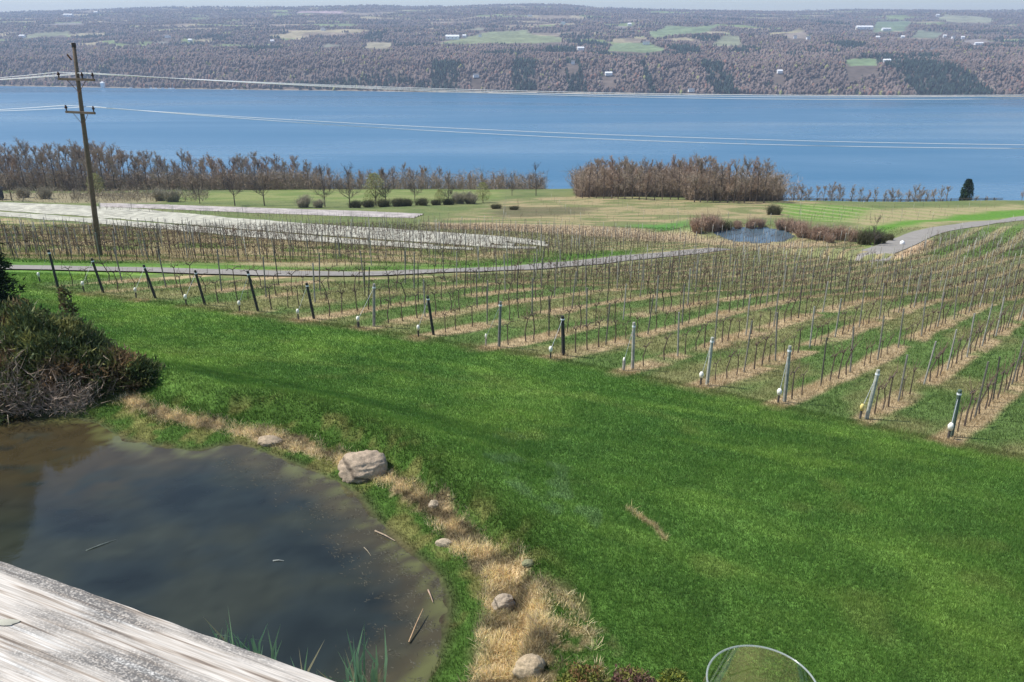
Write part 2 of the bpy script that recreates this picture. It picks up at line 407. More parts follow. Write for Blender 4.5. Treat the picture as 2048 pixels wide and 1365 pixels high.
# ------------------------------------------------------------------ ground sheet
NR, NC = 640, 640
ys = np.concatenate([np.linspace(-60, -6, 14, endpoint=False), np.linspace(-6, 5.5, 24, endpoint=False), np.geomspace(5.5, 900, NR)])
sx = np.linspace(-1, 1, NC); sx = sx
X = (0.80 * np.maximum(ys, 0) + 13 + .9 * np.maximum(-ys, 0))[:, None] * sx[None, :]; Y = np.repeat(ys[:, None], NC, 1)
Z = H(X, Y)
V = np.stack([X.ravel(), Y.ravel(), Z.ravel()], 1)
i = np.arange(len(ys) - 1)[:, None] * NC + np.arange(NC - 1)[None, :]
i = i.ravel(); Fq = np.stack([i, i + 1, i + 1 + NC, i + NC], 1)
g = mesh_np('ground', V, Fq, M_ground, ground_color(V[:, 0], V[:, 1]), True); tag(g, kind='structure')

# road sheet
def ribbon(name, line, hw, dz, m, kind='structure'):
    L = np.array(line); t = np.gradient(L, axis=0); t /= np.linalg.norm(t, axis=1)[:, None]; nrm = np.stack([-t[:, 1], t[:, 0]], 1)
    pxs = 1024 + F * L[:, 0] / (L[:, 1] * CT + 6); hv = np.interp(pxs, [0, 900, 1300, 1750, 2000], [.30, .50, .72, .85, .8])
    cols = np.linspace(-hw, hw, 7); P = L[:, None, :] + nrm[:, None, :] * cols[None, :, None] * hv[:, None, None]
    z = H(P[..., 0], P[..., 1]) + dz
    V = np.concatenate([P, z[..., None]], 2).reshape(-1, 3); k = len(cols)
    i = (np.arange(len(L) - 1)[:, None] * k + np.arange(k - 1)[None, :]).ravel()
    o = mesh_np(name, V, np.stack([i, i + 1, i + 1 + k, i + k], 1), m, None, True); return tag(o, kind=kind)
dense = [];
for a, b in zip(ROAD_A[:-1], ROAD_A[1:]):
    m_ = max(1, int(math.dist(a, b) / 1.2)); dense += [(a[0] + (b[0] - a[0]) * q / m_, a[1] + (b[1] - a[1]) * q / m_) for q in range(m_)]
ribbon('road', dense, ROAD_R, .07, M_road)

# ------------------------------------------------------------------ water
def water(name, base, rough, bump, scale, stretch=(1, 1, 1), spec=.5):
    m = bpy.data.materials.new(name); m.use_nodes = True; N = m.node_tree.nodes; L = m.node_tree.links; b = N['Principled BSDF']
    b.inputs['Base Color'].default_value = (*base, 1); b.inputs['Roughness'].default_value = rough; b.inputs['IOR'].default_value = 1.333
    b.inputs['Specular IOR Level'].default_value = spec
    g = N.new('ShaderNodeNewGeometry'); mp = N.new('ShaderNodeMapping'); mp.inputs['Scale'].default_value = stretch
    nz = N.new('ShaderNodeTexNoise'); nz.inputs['Scale'].default_value = scale; nz.inputs['Detail'].default_value = 4
    bp = N.new('ShaderNodeBump'); bp.inputs['Distance'].default_value = bump; bp.inputs['Strength'].default_value = 1
    L.new(g.outputs['Position'], mp.inputs['Vector']); L.new(mp.outputs[0], nz.inputs['Vector']); L.new(nz.outputs['Fac'], bp.inputs['Height']); L.new(bp.outputs[0], b.inputs['Normal'])
    return m
M_lake = water('lake_water', (.045, .15, .26), .30, .35, .12, (1, 1, 1))
_N = M_lake.node_tree.nodes; _L = M_lake.node_tree.links; _g2 = _N.new('ShaderNodeNewGeometry'); _m = _N.new('ShaderNodeMapping'); _m.inputs['Scale'].default_value = (.0011, .006, 1); _n = _N.new('ShaderNodeTexNoise'); _n.inputs['Scale'].default_value = 1; _n.inputs['Detail'].default_value = 5; _n.inputs['Distortion'].default_value = .6
_r = _N.new('ShaderNodeMapRange'); _r.inputs['From Min'].default_value = .35; _r.inputs['From Max'].default_value = .65; _r.inputs['To Min'].default_value = .17; _r.inputs['To Max'].default_value = .42
_L.new(_g2.outputs['Position'], _m.inputs[0]); _L.new(_m.outputs[0], _n.inputs['Vector']); _L.new(_n.outputs['Fac'], _r.inputs['Value']); _L.new(_r.outputs[0], _N['Principled BSDF'].inputs['Roughness'])
lk = MB(); lk.add([(-5200, 330, LAKE), (5200, 330, LAKE), (5200, 3400, LAKE), (-5200, 3400, LAKE)], [(0, 1, 2, 3)])
tag(lk.build('lake', M_lake), kind='structure')
# near pond: clear shallow brownish water over mud
M_pond = water('pond_water', (.030, .034, .022), .02, .0016, 5.0, (1, 1.8, 1), .5)
def flat_poly(name, poly, z, m, grow=0.):
    P = np.array(poly); c = P.mean(0)
    if grow: d = P - c; P = P + d / np.linalg.norm(d, axis=1)[:, None] * grow
    b = MB(); b.add([(x, y, z) for x, y in P], [tuple(range(len(P)))]); return b.build(name, m)
gx, gy = np.meshgrid(np.arange(-24, 6, .16), np.arange(2, 20, .16)); gx = gx.ravel(); gy = gy.ravel(); nxp = len(np.arange(-24, 6, .16))
psd = sdist(POND_POLY, gx, gy); ii = np.arange(len(gx)); ii = ii[((ii % nxp) < nxp - 1) & (ii < len(gx) - nxp)]; ii = ii[(psd[ii] < .7)]
n1 = fbm(gx / 1.6, gy / .9, 901); n2 = fbm(gx / .5, gy / .3, 902)
pc = mix(np.tile(np.array([.022, .029, .027]), (len(gx), 1)), np.array([.032, .037, .027]), sst(.40, .66, n1)); pc = mix(pc, np.array([.010, .014, .015]), sst(.46, .28, n1) * .55)
pc = mix(pc, np.array([.070, .058, .032]), (1 - sst(.1, 1.1, -psd + .8 * (n2 - .5))) * .9); pc = mix(pc, np.array([.050, .038, .018]), sst(-6.2, -8.5, gx) * sst(12, 15, gy) * sst(.35, .6, n2 + .1) * .9)
n3 = fbm(gx / .2, gy / .2, 903, 2); pc = mix(pc, np.array([.12, .13, .045]), (1 - sst(.0, .5, -psd)) * sst(.45, .6, n3) * .7)
pc = pc * (.75 + .5 * n3)[:, None]
tag(mesh_np('pond_water', np.stack([gx, gy, np.full(len(gx), POND + .005)], 1), np.stack([ii, ii + 1, ii + 1 + nxp, ii + nxp], 1), M_pond, pc), kind='structure')
vc_ = M_pond.node_tree.nodes.new('ShaderNodeVertexColor'); vc_.layer_name = 'Col'; M_pond.node_tree.links.new(vc_.outputs[0], M_pond.node_tree.nodes['Principled BSDF'].inputs['Base Color'])
tag(flat_poly('far_pond_water', P2_POLY, P2Z, water('small_pond_water', (.085, .13, .165), .12, .01, 2.), .5), kind='structure')

# ------------------------------------------------------------------ far hills
FIELDS = [([(862, 92), (900, 82), (960, 66), (1055, 60), (1062, 69), (1125, 76), (1120, 85), (1000, 86), (940, 91)], (.26, .36, .12)),
          ([(1296, 66), (1330, 53), (1440, 51), (1410, 66), (1310, 74)], (.22, .36, .12)), ([(1212, 103), (1225, 88), (1300, 86), (1335, 102), (1290, 106)], (.22, .36, .12)),
          ([(1536, 67), (1600, 57), (1608, 65), (1540, 71)], (.45, .46, .18)), ([(1745, 66), (1755, 43), (1825, 43), (1812, 62)], (.20, .34, .13)), ([(1878, 38), (1890, 29), (1985, 37), (1980, 47), (1900, 44)], (.38, .46, .22)),
          ([(1688, 121), (1750, 117), (1758, 131), (1700, 133)], (.22, .38, .12)), ([(592, 27), (600, 22), (690, 23), (680, 29)], (.6, .5, .4)), ([(40, 77), (60, 69), (140, 63), (142, 69)], (.3, .38, .16)),
          ([(1100, 126), (1140, 114), (1144, 120)], (.28, .40, .15)), ([(1420, 93), (1470, 70), (1484, 93)], (.28, .36, .16)), ([(725, 97), (735, 85), (785, 86), (778, 97)], (.42, .44, .22)),
          ([(1822, 76), (1835, 60), (1885, 66), (1870, 78)], (.24, .34, .16)), ([(900, 62), (960, 55), (975, 60)], (.3, .36, .18)), ([(1560, 72), (1610, 60), (1625, 78), (1580, 80)], (.36, .34, .2)),
          ([(640, 98), (655, 88), (700, 92)], (.25, .3, .16)), ([(1920, 82), (1960, 78), (1990, 86), (1950, 92)], (.32, .32, .22)), ([(290, 88), (330, 82), (345, 90)], (.28, .32, .2)),
          ([(1200, 58), (1250, 52), (1262, 57)], (.32, .34, .22)), ([(60, 50), (160, 45), (170, 49)], (.3, .33, .22))]
FW = []
for P, c in FIELDS:
    q = pick_far([p[0] for p in P], [p[1] for p in P]); FW.append(([(a, b) for a, b, _ in q], np.array(c)))
def far_color(x, y):
    n = len(x); f = fbm(x / 260, y / 200, 300)
    c = np.tile(np.array([.14, .112, .095]), (n, 1)); f = fbm(x / 170, y / 110, 410); pk = vnoise(x / 230, y / 170, 512)
    cl = mix(mix(np.tile(np.array([.20, .25, .11]), (n, 1)), np.array([.36, .31, .20]), sst(.45, .5, pk)), np.array([.26, .21, .16]), sst(.68, .72, pk))
    c = mix(c, cl, sst(.585, .60, f) * (y > 2700))
    for P, col in FW: c = mix(c, (np.clip(col, 0, 1) * .62 + .04) * np.array([1.08, .93, 1.15]), inside(P, x, y) * 1.)
    c = mix(c, np.array([.40, .34, .26]), (1 - sst(6, 14, np.abs(y - shore(x) - 6))) * .9)
    return c
NR2, NC2 = 300, 420
yf = np.concatenate([np.linspace(1700, 2700, 150, endpoint=False), np.linspace(2700, 9000, 170)])
sx = np.linspace(-1, 1, NC2); X = (0.95 * yf)[:, None] * sx[None, :]; Y = np.repeat(yf[:, None], NC2, 1); Z = HF(X, Y)
V = np.stack([X.ravel(), Y.ravel(), Z.ravel()], 1)
i = (np.arange(len(yf) - 1)[:, None] * NC2 + np.arange(NC2 - 1)[None, :]).ravel()
tag(mesh_np('hills', V, np.stack([i, i + 1, i + 1 + NC2, i + NC2], 1), M_hill, far_color(V[:, 0], V[:, 1]), True), kind='structure')

HOUSES = [(137, 31, 50, 12, 'm'), (192, 25, 22, 10, 'm'), (45, 73, 22, 9, 's'), (336, 74, 18, 9, 's'), (381, 82, 14, 9, 's'), (545, 83, 14, 8, 's'), (646, 59, 16, 10, 's'), (905, 77, 44, 12, 'm'), (929, 73, 14, 9, 's'),
          (960, 72, 12, 10, 's'), (1060, 31, 22, 9, 's'), (1126, 47, 20, 12, 's'), (1259, 49, 16, 9, 's'), (1161, 99, 20, 9, 's'), (1292, 87, 22, 9, 's'), (1146, 127, 9, 8, 's'), (1217, 149, 17, 7, 's'),
          (952, 153, 14, 7, 's'), (1382, 182, 14, 7, 's'), (1728, 57, 60, 12, 'm'), (1772, 59, 36, 8, 'm'), (1875, 31, 18, 12, 's'), (1616, 77, 12, 9, 's'), (1590, 75, 10, 9, 's'), (1755, 76, 14, 9, 's'), (1805, 75, 13, 9, 's'),
          (1889, 73, 12, 9, 's'), (1906, 75, 12, 9, 's'), (1925, 76, 12, 9, 's'), (1957, 88, 24, 6, 'm'), (1844, 101, 9, 8, 's'), (1864, 100, 9, 8, 's'), (1559, 145, 12, 7, 's'), (1773, 123, 18, 7, 's')]
HP = pick_far([h[0] for h in HOUSES], [h[1] + 3 for h in HOUSES])
def far_forest():
    n = 125000
    r = 2000 * np.exp(RNG.random(n) ** 1.08 * math.log(7250 / 1880)) - 60; a = (RNG.random(n) * 2 - 1) * .82
    x = a * r; y = r; ok = (y > shore(x) + 14) & (y < 7250)
    for P, _ in FW:
        for dy in (0, 70, 150): 
            ok &= ~inside(P, x * (1 + dy / y), y + dy)
    for q in HP:
        ok &= ~((np.abs(x - q[0] * y / q[1]) < 14 + 0 * y) & (y < q[1] + 12) & (y > q[1] - 85))
    f = fbm(x / 170, y / 110, 410); ok &= ~((f > .60) & (y > 2750))
    x, y = x[ok], y[ok]; n = len(x)
    con = fbm(x / 230, y / 120, 420, 3); dark = (con > .72) & (RNG.random(n) < .8) | (RNG.random(n) < .018)
    for cx, cy, w, hh in [(205, 77, 40, 5), (430, 78, 26, 6), (1120, 103, 26, 7), (1180, 90, 28, 8), (1370, 103, 26, 7), (1250, 113, 55, 5), (750, 75, 18, 6), (890, 150, 26, 10), (1050, 165, 22, 14), (1150, 160, 16, 12), (1298, 165, 5, 12), (1440, 165, 22, 12), (1870, 158, 40, 16), (1925, 160, 22, 14), (1815, 160, 12, 14), (1700, 92, 30, 6), (1665, 50, 22, 4), (530, 100, 34, 5), (570, 75, 20, 5)]:
        q = pick_far(cx, cy); rx = w / F * q[1]
        u = fbm(x / 40, y / 40, 9)
        dark |= (np.abs(x - q[0]) < rx * (.6 + .8 * u)) & (np.abs(y - q[1]) < max(30, hh / F * q[1] * 9))
    u = RNG.random(n)
    col = np.stack([.165 + .015 * u, .128 + .01 * u, .112 + .01 * u], 1) * (.62 + .85 * fbm(x / 90, y / 60, 6))[:, None]
    red = RNG.random(n) < .06; col[red] = col[red] * np.array([1.35, .98, .85])
    ye = RNG.random(n) < .03; col[ye] = np.array([.24, .24, .10])
    pal = RNG.random(n) < .03; col[pal] = np.array([.25, .21, .17])
    col[dark] = np.array([.030, .048, .040]) * (.7 + .8 * RNG.random(dark.sum()))[:, None]
    hgt = 8 + 5 * RNG.random(n) + 4 * dark; rad = np.where(dark, .30, .40) * hgt
    z = HF(x, y)
    # each crown: a jagged dome of 6 sides and 2 rings
    k = 5; ang = np.arange(k) * 2 * math.pi / k
    rings = [(.12, .9), (.62, .85)]
    vs = []
    for fz, fr in rings:
        jr = 1 + .45 * (RNG.random((n, k)) - .5); jz = .16 * (RNG.random((n, k)) - .5)
        frd = np.where(dark, fr if fz < .5 else .42, fr)[:, None]
        vx = x[:, None] + rad[:, None] * frd * jr * np.cos(ang + RNG.random((n, 1)) * 3); vy = y[:, None] + rad[:, None] * frd * jr * np.sin(ang + RNG.random((n, 1)) * 3)
        vs.append(np.stack([vx, vy, z[:, None] - .5 + hgt[:, None] * (fz + jz)], 2))
    top = np.stack([x, y, z + hgt], 1)[:, None, :]
    V = np.concatenate(vs + [top], 1); per = 2 * k + 1
    fl = []
    for rr in range(1):
        for j in range(k):
            a0 = rr * k + j; a1 = rr * k + (j + 1) % k; fl += [(a0, a1, a1 + k), (a0, a1 + k, a0 + k)]
    for j in range(k): fl.append((k + j, k + (j + 1) % k, 2 * k))
    Fc = (np.arange(n)[:, None, None] * per + np.array(fl)[None]).reshape(-1, 3)
    C = np.repeat(col[:, None, :], per, 1).reshape(-1, 3)
    C = C * (.92 + .16 * RNG.random((len(C), 1)))
    o = mesh_np('far_forest', V.reshape(-1, 3), Fc, M_forest, C, True)
    tag(o, 'leafless purple grey woods with dark conifer clumps covering the far shore', 'forest', kind='stuff')
far_forest()
def far_house(px, py, w, h, kind, q, lab, grp=None):
    k_ = 1.0 if kind == 's' else 1.15; w *= k_; h *= k_
    e = empty('farmhouse' if kind == 's' else 'barn', (q[0], q[1], h1f(q[0], q[1]) + 1.5), random.uniform(-.25, .25))
    d = w * (.7 if kind == 's' else .35); b = MB(); b.box((0, 0, h * .35), (w, d, h * .7 + 1.5)); b.build('wall', M_white, e)
    r = MB(); hw, hd = w / 2 + .6, d / 2 + .6; z0 = h * .7 + .76; z1 = z0 + h * .42
    r.add([(-hw, -hd, z0), (hw, -hd, z0), (hw, hd, z0), (-hw, hd, z0), (-hw, 0, z1), (hw, 0, z1)], [(0, 1, 5, 4), (2, 3, 4, 5), (0, 4, 3), (1, 2, 5), (0, 3, 2, 1)])
    r.build('roof', M_white if (kind == 'm' or px % 2) else M_roofg, e)
    for k in range(-1, 2): wn = MB(); wn.box((k * w * .28, -d / 2 - .04, h * .38), (w * .09, .1, h * .2)); wn.build('window', M_dark, e)
    tag(e, lab, 'house' if kind == 's' else 'barn', grp)
def h1f(x, y): return float(HF(np.array([x]), np.array([y]))[0])
HL = {137: 'long white farm building high on the far hill at the far left', 192: 'small white building just below the skyline, right of the long farm building', 905: 'bright white barn on the green field above the far woods', 1728: 'longest white barn of the far hillside, beside a green field at right',
      1772: 'low white barn on the green field right of the longest barn', 646: 'white house alone among trees above the centre-left woods', 952: 'white house among dark conifers low on the far bank', 1217: 'white house low in the woods above the far shore', 1382: 'white cottage at the water edge on the far shore',
      1292: 'white house on the green clearing right of the dark conifers', 1161: 'white house between two dark conifer clumps', 1146: 'tiny white house alone below the dark conifers', 1126: 'white house high on the slope above the dark conifers', 1259: 'white house near a pale field in the upper middle of the far hill',
      1875: 'white house at the top left corner of the highest pale field', 1957: 'low white shed beside the blue grey tree clump at right', 1060: 'white building right below the highest rise of the skyline', 45: 'white house on the left edge of the far hillside', 336: 'white house above the left woods, the larger of a pair', 381: 'smaller white house of a pair above the left woods',
      545: 'white house beside dark trees above the woods, left of centre', 929: 'small white house right of the bright white barn', 960: 'narrow white house farthest right on the barn field', 1559: 'small pale house in the woods right of centre', 1773: 'pale house right of the small low green clearing',
      1844: 'left one of two tiny white houses below the hillside village', 1864: 'right one of two tiny white houses below the hillside village', 1616: 'white house right of the orange trees under the yellow field', 1590: 'white house left of the orange trees under the yellow field', 1755: 'white house below the longest white barn',
      1805: 'white house below the low white barn', 1889: 'first of three white houses in a row at right', 1906: 'middle of three white houses in a row at right', 1925: 'last of three white houses in a row at right'}
for (px, py, w, h, kd), q in zip(HOUSES, HP): far_house(px, py, w, h, kd, q, HL[px], 'houses and barns on the far hill')
# boats and a boathouse on the far shore, left
def shore_pt(px):
    q = pick_far(px, 175); x = q[0]
    for _ in range(6): y = float(shore(np.array([x]))[0]); x = (px - 1024) / F * (y * CT - LAKE * ST)
    return x, y
for k_, (px, l, m_) in enumerate([(307, 8, 0), (318, 8, 0), (330, 9, 0), (352, 11, 1), (345, 12, 0), (268, 9, 0), (472, 10, 0)]):
    x, y = shore_pt(px); l *= 1.7; e = empty('moored_boat', (x, y - 14 - 4 * (k_ % 2), LAKE), random.uniform(-.4, .4))
    b = MB(); L = l; wv = 1.5
    vs = []
    for t, ww in [(-.5, .7), (-.2, 1), (.2, .9), (.45, .45), (.55, .03)]:
        vs += [(t * L, -ww * wv, 1.9), (t * L, -ww * wv * .5, -.3), (t * L, ww * wv * .5, -.3), (t * L, ww * wv, 1.9)]
    fs = [(0, 1, 2, 3)] + [(4 * i + j, 4 * i + 4 + j, 4 * i + 5 + j, 4 * i + 1 + j) for i in range(4) for j in range(3)] + [(4 * i, 4 * i + 3, 4 * i + 7, 4 * i + 4) for i in range(4)]
    b.add(vs, fs); b.build('hull', M_white, e); c = MB(); c.box((0, 0, 2.9), (L * .4, 2, 2)); c.build('cabin', M_white, e)
    if m_: c = MB(); c.tube([(0, 0, 2), (0, 0, 15)], .25); c.build('mast', M_white, e)
    tag(e, {268: 'white boat lying apart, nearest to the boathouse', 472: 'white boat lying alone, farthest right on the far shore', 352: 'white sailing boat with its mast up on the far shore', 345: 'largest motor boat, just left of the mast'}.get(px, 'small white boat in the row of three left of the mast'), 'boat', 'boats moored along the far shore')
x, y = shore_pt(205); e = empty('boathouse', (x, y + 4, LAKE)); b = MB(); b.box((0, 0, 6), (9, 9, 13)); b.build('wall', M_white, e)
b = MB(); b.add([(-5.2, -5.2, 12.6), (5.2, -5.2, 12.6), (5.2, 5.2, 12.6), (-5.2, 5.2, 12.6), (0, 0, 17)], [(0, 1, 4), (1, 2, 4), (2, 3, 4), (3, 0, 4), (3, 2, 1, 0)]); b.build('roof', M_white, e)
tag(e, 'tall narrow white boathouse at the water edge just right of the utility pole', 'boathouse')

# ------------------------------------------------------------------ bare trees
def rv(s=1.): return Vector((random.uniform(-s, s), random.uniform(-s, s), random.uniform(-s, s)))
def tris_twigs(segs, cols, wd):
    P0 = np.array([s[0] for s in segs]); P1 = np.array([s[1] for s in segs]); n = len(P0)
    d = P1 - P0; r = RNG.normal(size=(n, 3)); s = np.cross(d, r); s /= np.linalg.norm(s, axis=1)[:, None] + 1e-9
    w = np.array(wd)[:, None]
    V = np.stack([P0 - s * w, P0 + s * w, P1], 1).reshape(-1, 3); Fc = np.arange(3 * n).reshape(-1, 3)
    return V, Fc, np.repeat(np.array(cols), 3, 0)
def bare_tree(h, spread, tcol, wob=.25, ntw=5, up=.6, fork=.22, name='bare_tree', twr=.030):
    e = empty(name); tr = MB(); tips = []
    top = Vector((random.uniform(-.5, .5), random.uniform(-.5, .5), h * .8))
    ax = [Vector((0, 0, -.6)), Vector((0, 0, h * fork)), Vector((top.x * .5, top.y * .5, h * .55)), top]
    r0 = h * .0105; tr.tube(ax, [r0 * 1.3, r0, r0 * .6, r0 * .15], 6)
    def axp(t):
        t *= 3; i = min(int(t), 2); return ax[i].lerp(ax[i + 1], t - i)
    tw = []; tc = []; wd = []
    for k in range(random.randint(15, 18)):
        t = random.uniform(.22, .98); p = axp(t); a = k * 2.4 + random.uniform(-.4, .4)
        L = h * spread * (1.15 - t * .75) * random.uniform(.75, 1.15)
        d = Vector((math.cos(a), math.sin(a), up + t * .7 + random.uniform(-.1, .3))).normalized()
        q1 = p + d * L * .5 + rv(.05 * L); d2 = (d + Vector((0, 0, .35)) + rv(wob)).normalized(); q2 = q1 + d2 * L * .5
        tr.tube([p, q1, q2], [r0 * .38, r0 * .25, r0 * .08], 4, cap=False)
        for m in range(11):
            f = random.uniform(.15, 1.); b0 = p.lerp(q1, f * 2) if f < .5 else q1.lerp(q2, f * 2 - 1)
            dd = (d2 + rv(.9) + Vector((0, 0, .3))).normalized(); l2 = L * random.uniform(.25, .45); b1 = b0 + dd * l2
            tw.append((b0, b1)); wd.append(r0 * .14)
            for n_ in range(ntw * 2):
                g_ = random.uniform(.1, 1); c0 = b0.lerp(b1, g_); c1 = c0 + (dd + rv(1.) + Vector((0, 0, .35))).normalized() * l2 * random.uniform(.3, .75)
                tw.append((c0, c1)); wd.append(twr * h / 15)
                if n_ % 2 == 0:
                    c2 = c0.lerp(c1, .5); tw.append((c2, c2 + (rv(1.) + Vector((0, 0, .6))).normalized() * l2 * .4)); wd.append(twr * .8 * h / 15)
    cs = [tuple(np.array(tcol) * random.uniform(.7, 1.35)) for _ in tw]
    tr.build('trunk', M_bark, e)
    V, Fc, C = tris_twigs([(tuple(a), tuple(b)) for a, b in tw], cs, wd)
    mesh_np('crown', V, Fc, M_twig, C, False, e)
    return e
BR = [(.36, .28, .21), (.41, .29, .21), (.34, .28, .22), (.39, .315, .24), (.32, .25, .19), (.42, .32, .24)]
protos = [bare_tree(15, .26 + .04 * (i % 3), BR[i], up=.7 + .3 * (i % 2)) for i in range(6)]
used = [False] * 6
def put(protos_, i, p, s, label, grp, rz=None, sz=1.):
    o = protos_[i]
    if used_map.get(id(o)): o = copy_tree(o)
    else: used_map[id(o)] = 1
    o.location = (p[0], p[1], h1(p[0], p[1]) - .1); o.scale = (s, s, s * sz); o.rotation_euler = (0, 0, random.uniform(0, 6.28) if rz is None else rz)
    tag(o, label, 'tree', grp); return o
used_map = {}
def world_at(px, y):                                     # column seen at px, y metres out
    r = rays(px, 390); return (r[0] * y / r[1], y)
def top_scale(px, y, tpy, h0=15.):
    x, yy = world_at(px, y); z = h1(x, y); r = rays(px, tpy); zt = r[2] * y / r[1]
    return max(.25, (zt - z) / (h0 * .93))
# wood along the lake, left
prof = lambda px: np.interp(px, [-150, 0, 60, 130, 200, 290, 330, 400, 470, 560, 620, 680, 740, 800, 850, 900, 960, 1000, 1040, 1070, 1095], [280, 282, 278, 285, 278, 296, 302, 304, 308, 302, 318, 340, 340, 324, 334, 342, 348, 350, 346, 338, 352])
for row, (ya, dpx) in enumerate([(266, 21), (276, 20), (288, 24)]):
    px = -150 + row * 5
    while px < 1092:
        y = ya + random.uniform(-5, 5)
        if px > 640: y += 6
        s = top_scale(px, y, prof(px) + random.choice((-5, 0, 4, 8, 14, 26)) + random.uniform(-3, 3)); p = world_at(px, y)
        seg = 'left part behind the utility pole' if px < 420 else ('tall middle part behind the green field' if px < 680 else 'low right part before the gap')
        put(protos, random.randrange(6), p, s, 'leafless tree in the wood along the lake, ' + seg, 'trees of the long wood along the lake'); px += dpx * random.uniform(.7, 1.3)
def thicket(name, lines, n, hmax, col, label):
    xs = []; 
    for (pa, pb, ya, yb) in lines:
        t = RNG.random(n // len(lines)); px = pa + (pb - pa) * t; yy = ya + (yb - ya) * RNG.random(len(t)); xs.append(np.stack([(px - 1024) / F * (yy * CT + 48 * ST), yy], 1))
    xs = np.concatenate(xs); k = len(xs); z = H(xs[:, 0], xs[:, 1]); h = hmax * (.3 + .7 * RNG.random(k)); b0 = np.stack([xs[:, 0], xs[:, 1], z - .2], 1)
    d = RNG.normal(size=(k, 3)) * .32; d[:, 2] = 1; P0 = []; P1 = []
    m1 = b0 + d * h[:, None]; P0.append(b0); P1.append(m1)
    for _ in range(7):
        t = RNG.random((k, 1)); a = b0 + (m1 - b0) * t; e = RNG.normal(size=(k, 3)); e[:, 2] = np.abs(e[:, 2]); e /= np.linalg.norm(e, axis=1)[:, None]; P0.append(a); P1.append(a + e * (h * .35)[:, None] * (.4 + RNG.random((k, 1))))
    P0 = np.concatenate(P0); P1 = np.concatenate(P1); dd = P1 - P0; s = np.cross(dd, RNG.normal(size=dd.shape)); s /= np.linalg.norm(s, axis=1)[:, None] + 1e-9
    V = np.stack([P0 - s * .05, P0 + s * .05, P1], 1).reshape(-1, 3); C = np.array(col)[None] * (.6 + .8 * RNG.random((len(P0), 1)))
    tag(mesh_np(name, V, np.arange(len(V)).reshape(-1, 3), M_twig, np.repeat(C, 3, 0)), label, 'undergrowth', kind='stuff')
thicket('wood_undergrowth', [(-150, 640, 262, 290), (-150, 1090, 268, 292)], 14000, 7.0, (.33, .26, .19), 'brown leafless undergrowth filling the long wood along the lake')
# clump right of the gap
prof2 = lambda px: np.interp(px, [1150, 1180, 1230, 1300, 1340, 1400, 1450, 1490, 1530, 1562], [345, 318, 314, 322, 312, 312, 314, 306, 318, 352])
for row, (bpy_, dpx) in enumerate([(399, 14), (393, 14), (387, 15)]):
    px = 1152 + row * 4
    while px < 1560:
        bb = bpy_ + (px > 1380) * 6 - (px < 1200) * 3 + random.uniform(-1.5, 1.5); q = pick(px, bb)
        s = top_scale(px, q[1], prof2(px) + random.choice((-5, 0, 3, 8, 18)) + random.uniform(-2, 3))
        put(protos, random.randrange(6), q, s, 'leafless tree in the dense clump right of the gap, ' + ('left half' if px < 1370 else 'right half above the pond'), 'trees of the clump right of the gap'); px += dpx * random.uniform(.7, 1.25)
thicket('clump_undergrowth', [(1152, 1380, 222, 250), (1370, 1556, 205, 235)], 12000, 8.0, (.34, .265, .2), 'brown leafless undergrowth filling the square clump right of the gap')
thicket('field_scrub', [(-150, 330, 200, 245), (150, 420, 205, 235)], 1500, 2.6, (.30, .25, .18), 'thin leafless scrub before the wood at the left')
# thin row behind the crest, right
for cx0, cx1, tp in [(1590, 1692, 362), (1705, 1900, 370), (1955, 2010, 386)]:
    px = cx0
    while px < cx1:
        y = random.uniform(238, 262); s = top_scale(px, y, tp + random.uniform(-3, 9)) ; p = world_at(px, y)
        put(protos, random.randrange(6), p, s, 'small grey bare tree showing over the crest, ' + ('group nearest the clump' if px < 1700 else ('long group left of the green conifer' if px < 1920 else 'thin group right of the green conifer')), 'small trees behind the crest'); px += random.uniform(11, 20)
for px in (2046, 2060, 2085): put(protos, 1, world_at(px, 205), top_scale(px, 205, 376), 'reddish bare tree at the right edge where the road leaves', 'trees at the right edge')
# single field trees
field = bare_tree(15, .42, (.10, .085, .075), up=.35, ntw=3, twr=.028)
for (px, bp, tp, lab) in [(470, 412, 318, 'dark single tree before the green field, left one of the pair'), (529, 412, 322, 'dark single tree before the green field, right one of the pair'), (650, 414, 330, 'slim single tree beside the grey thicket'),
                          (700, 416, 330, 'spreading dark tree with a forked trunk left of the yellow willow'), (830, 404, 345, 'single bare tree just right of the yellow willow'), (772, 412, 338, 'pinkish bare tree touching the yellow willow'), (897, 409, 352, 'bare tree above the middle of the hedge'), (1072, 392, 326, 'bare tree at the left side of the open gap'),
                          (24, 402, 330, 'bare tree in front of the wood at the far left'), (275, 388, 330, 'small bare tree above the sandy patch'), (150, 396, 335, 'bare tree in front of the wood just left of the utility pole'), (400, 408, 345, 'thin bare tree between sandy patch and dark pair'), (1024, 392, 345, 'bare tree above the dark brush piles'), (1748, 492, 430, 'scraggly leaning bare tree beside the road bend')]:
    q = pick(px, bp); put([field], 0, q, top_scale(px, q[1], tp), lab, 'single bare trees in the fields')
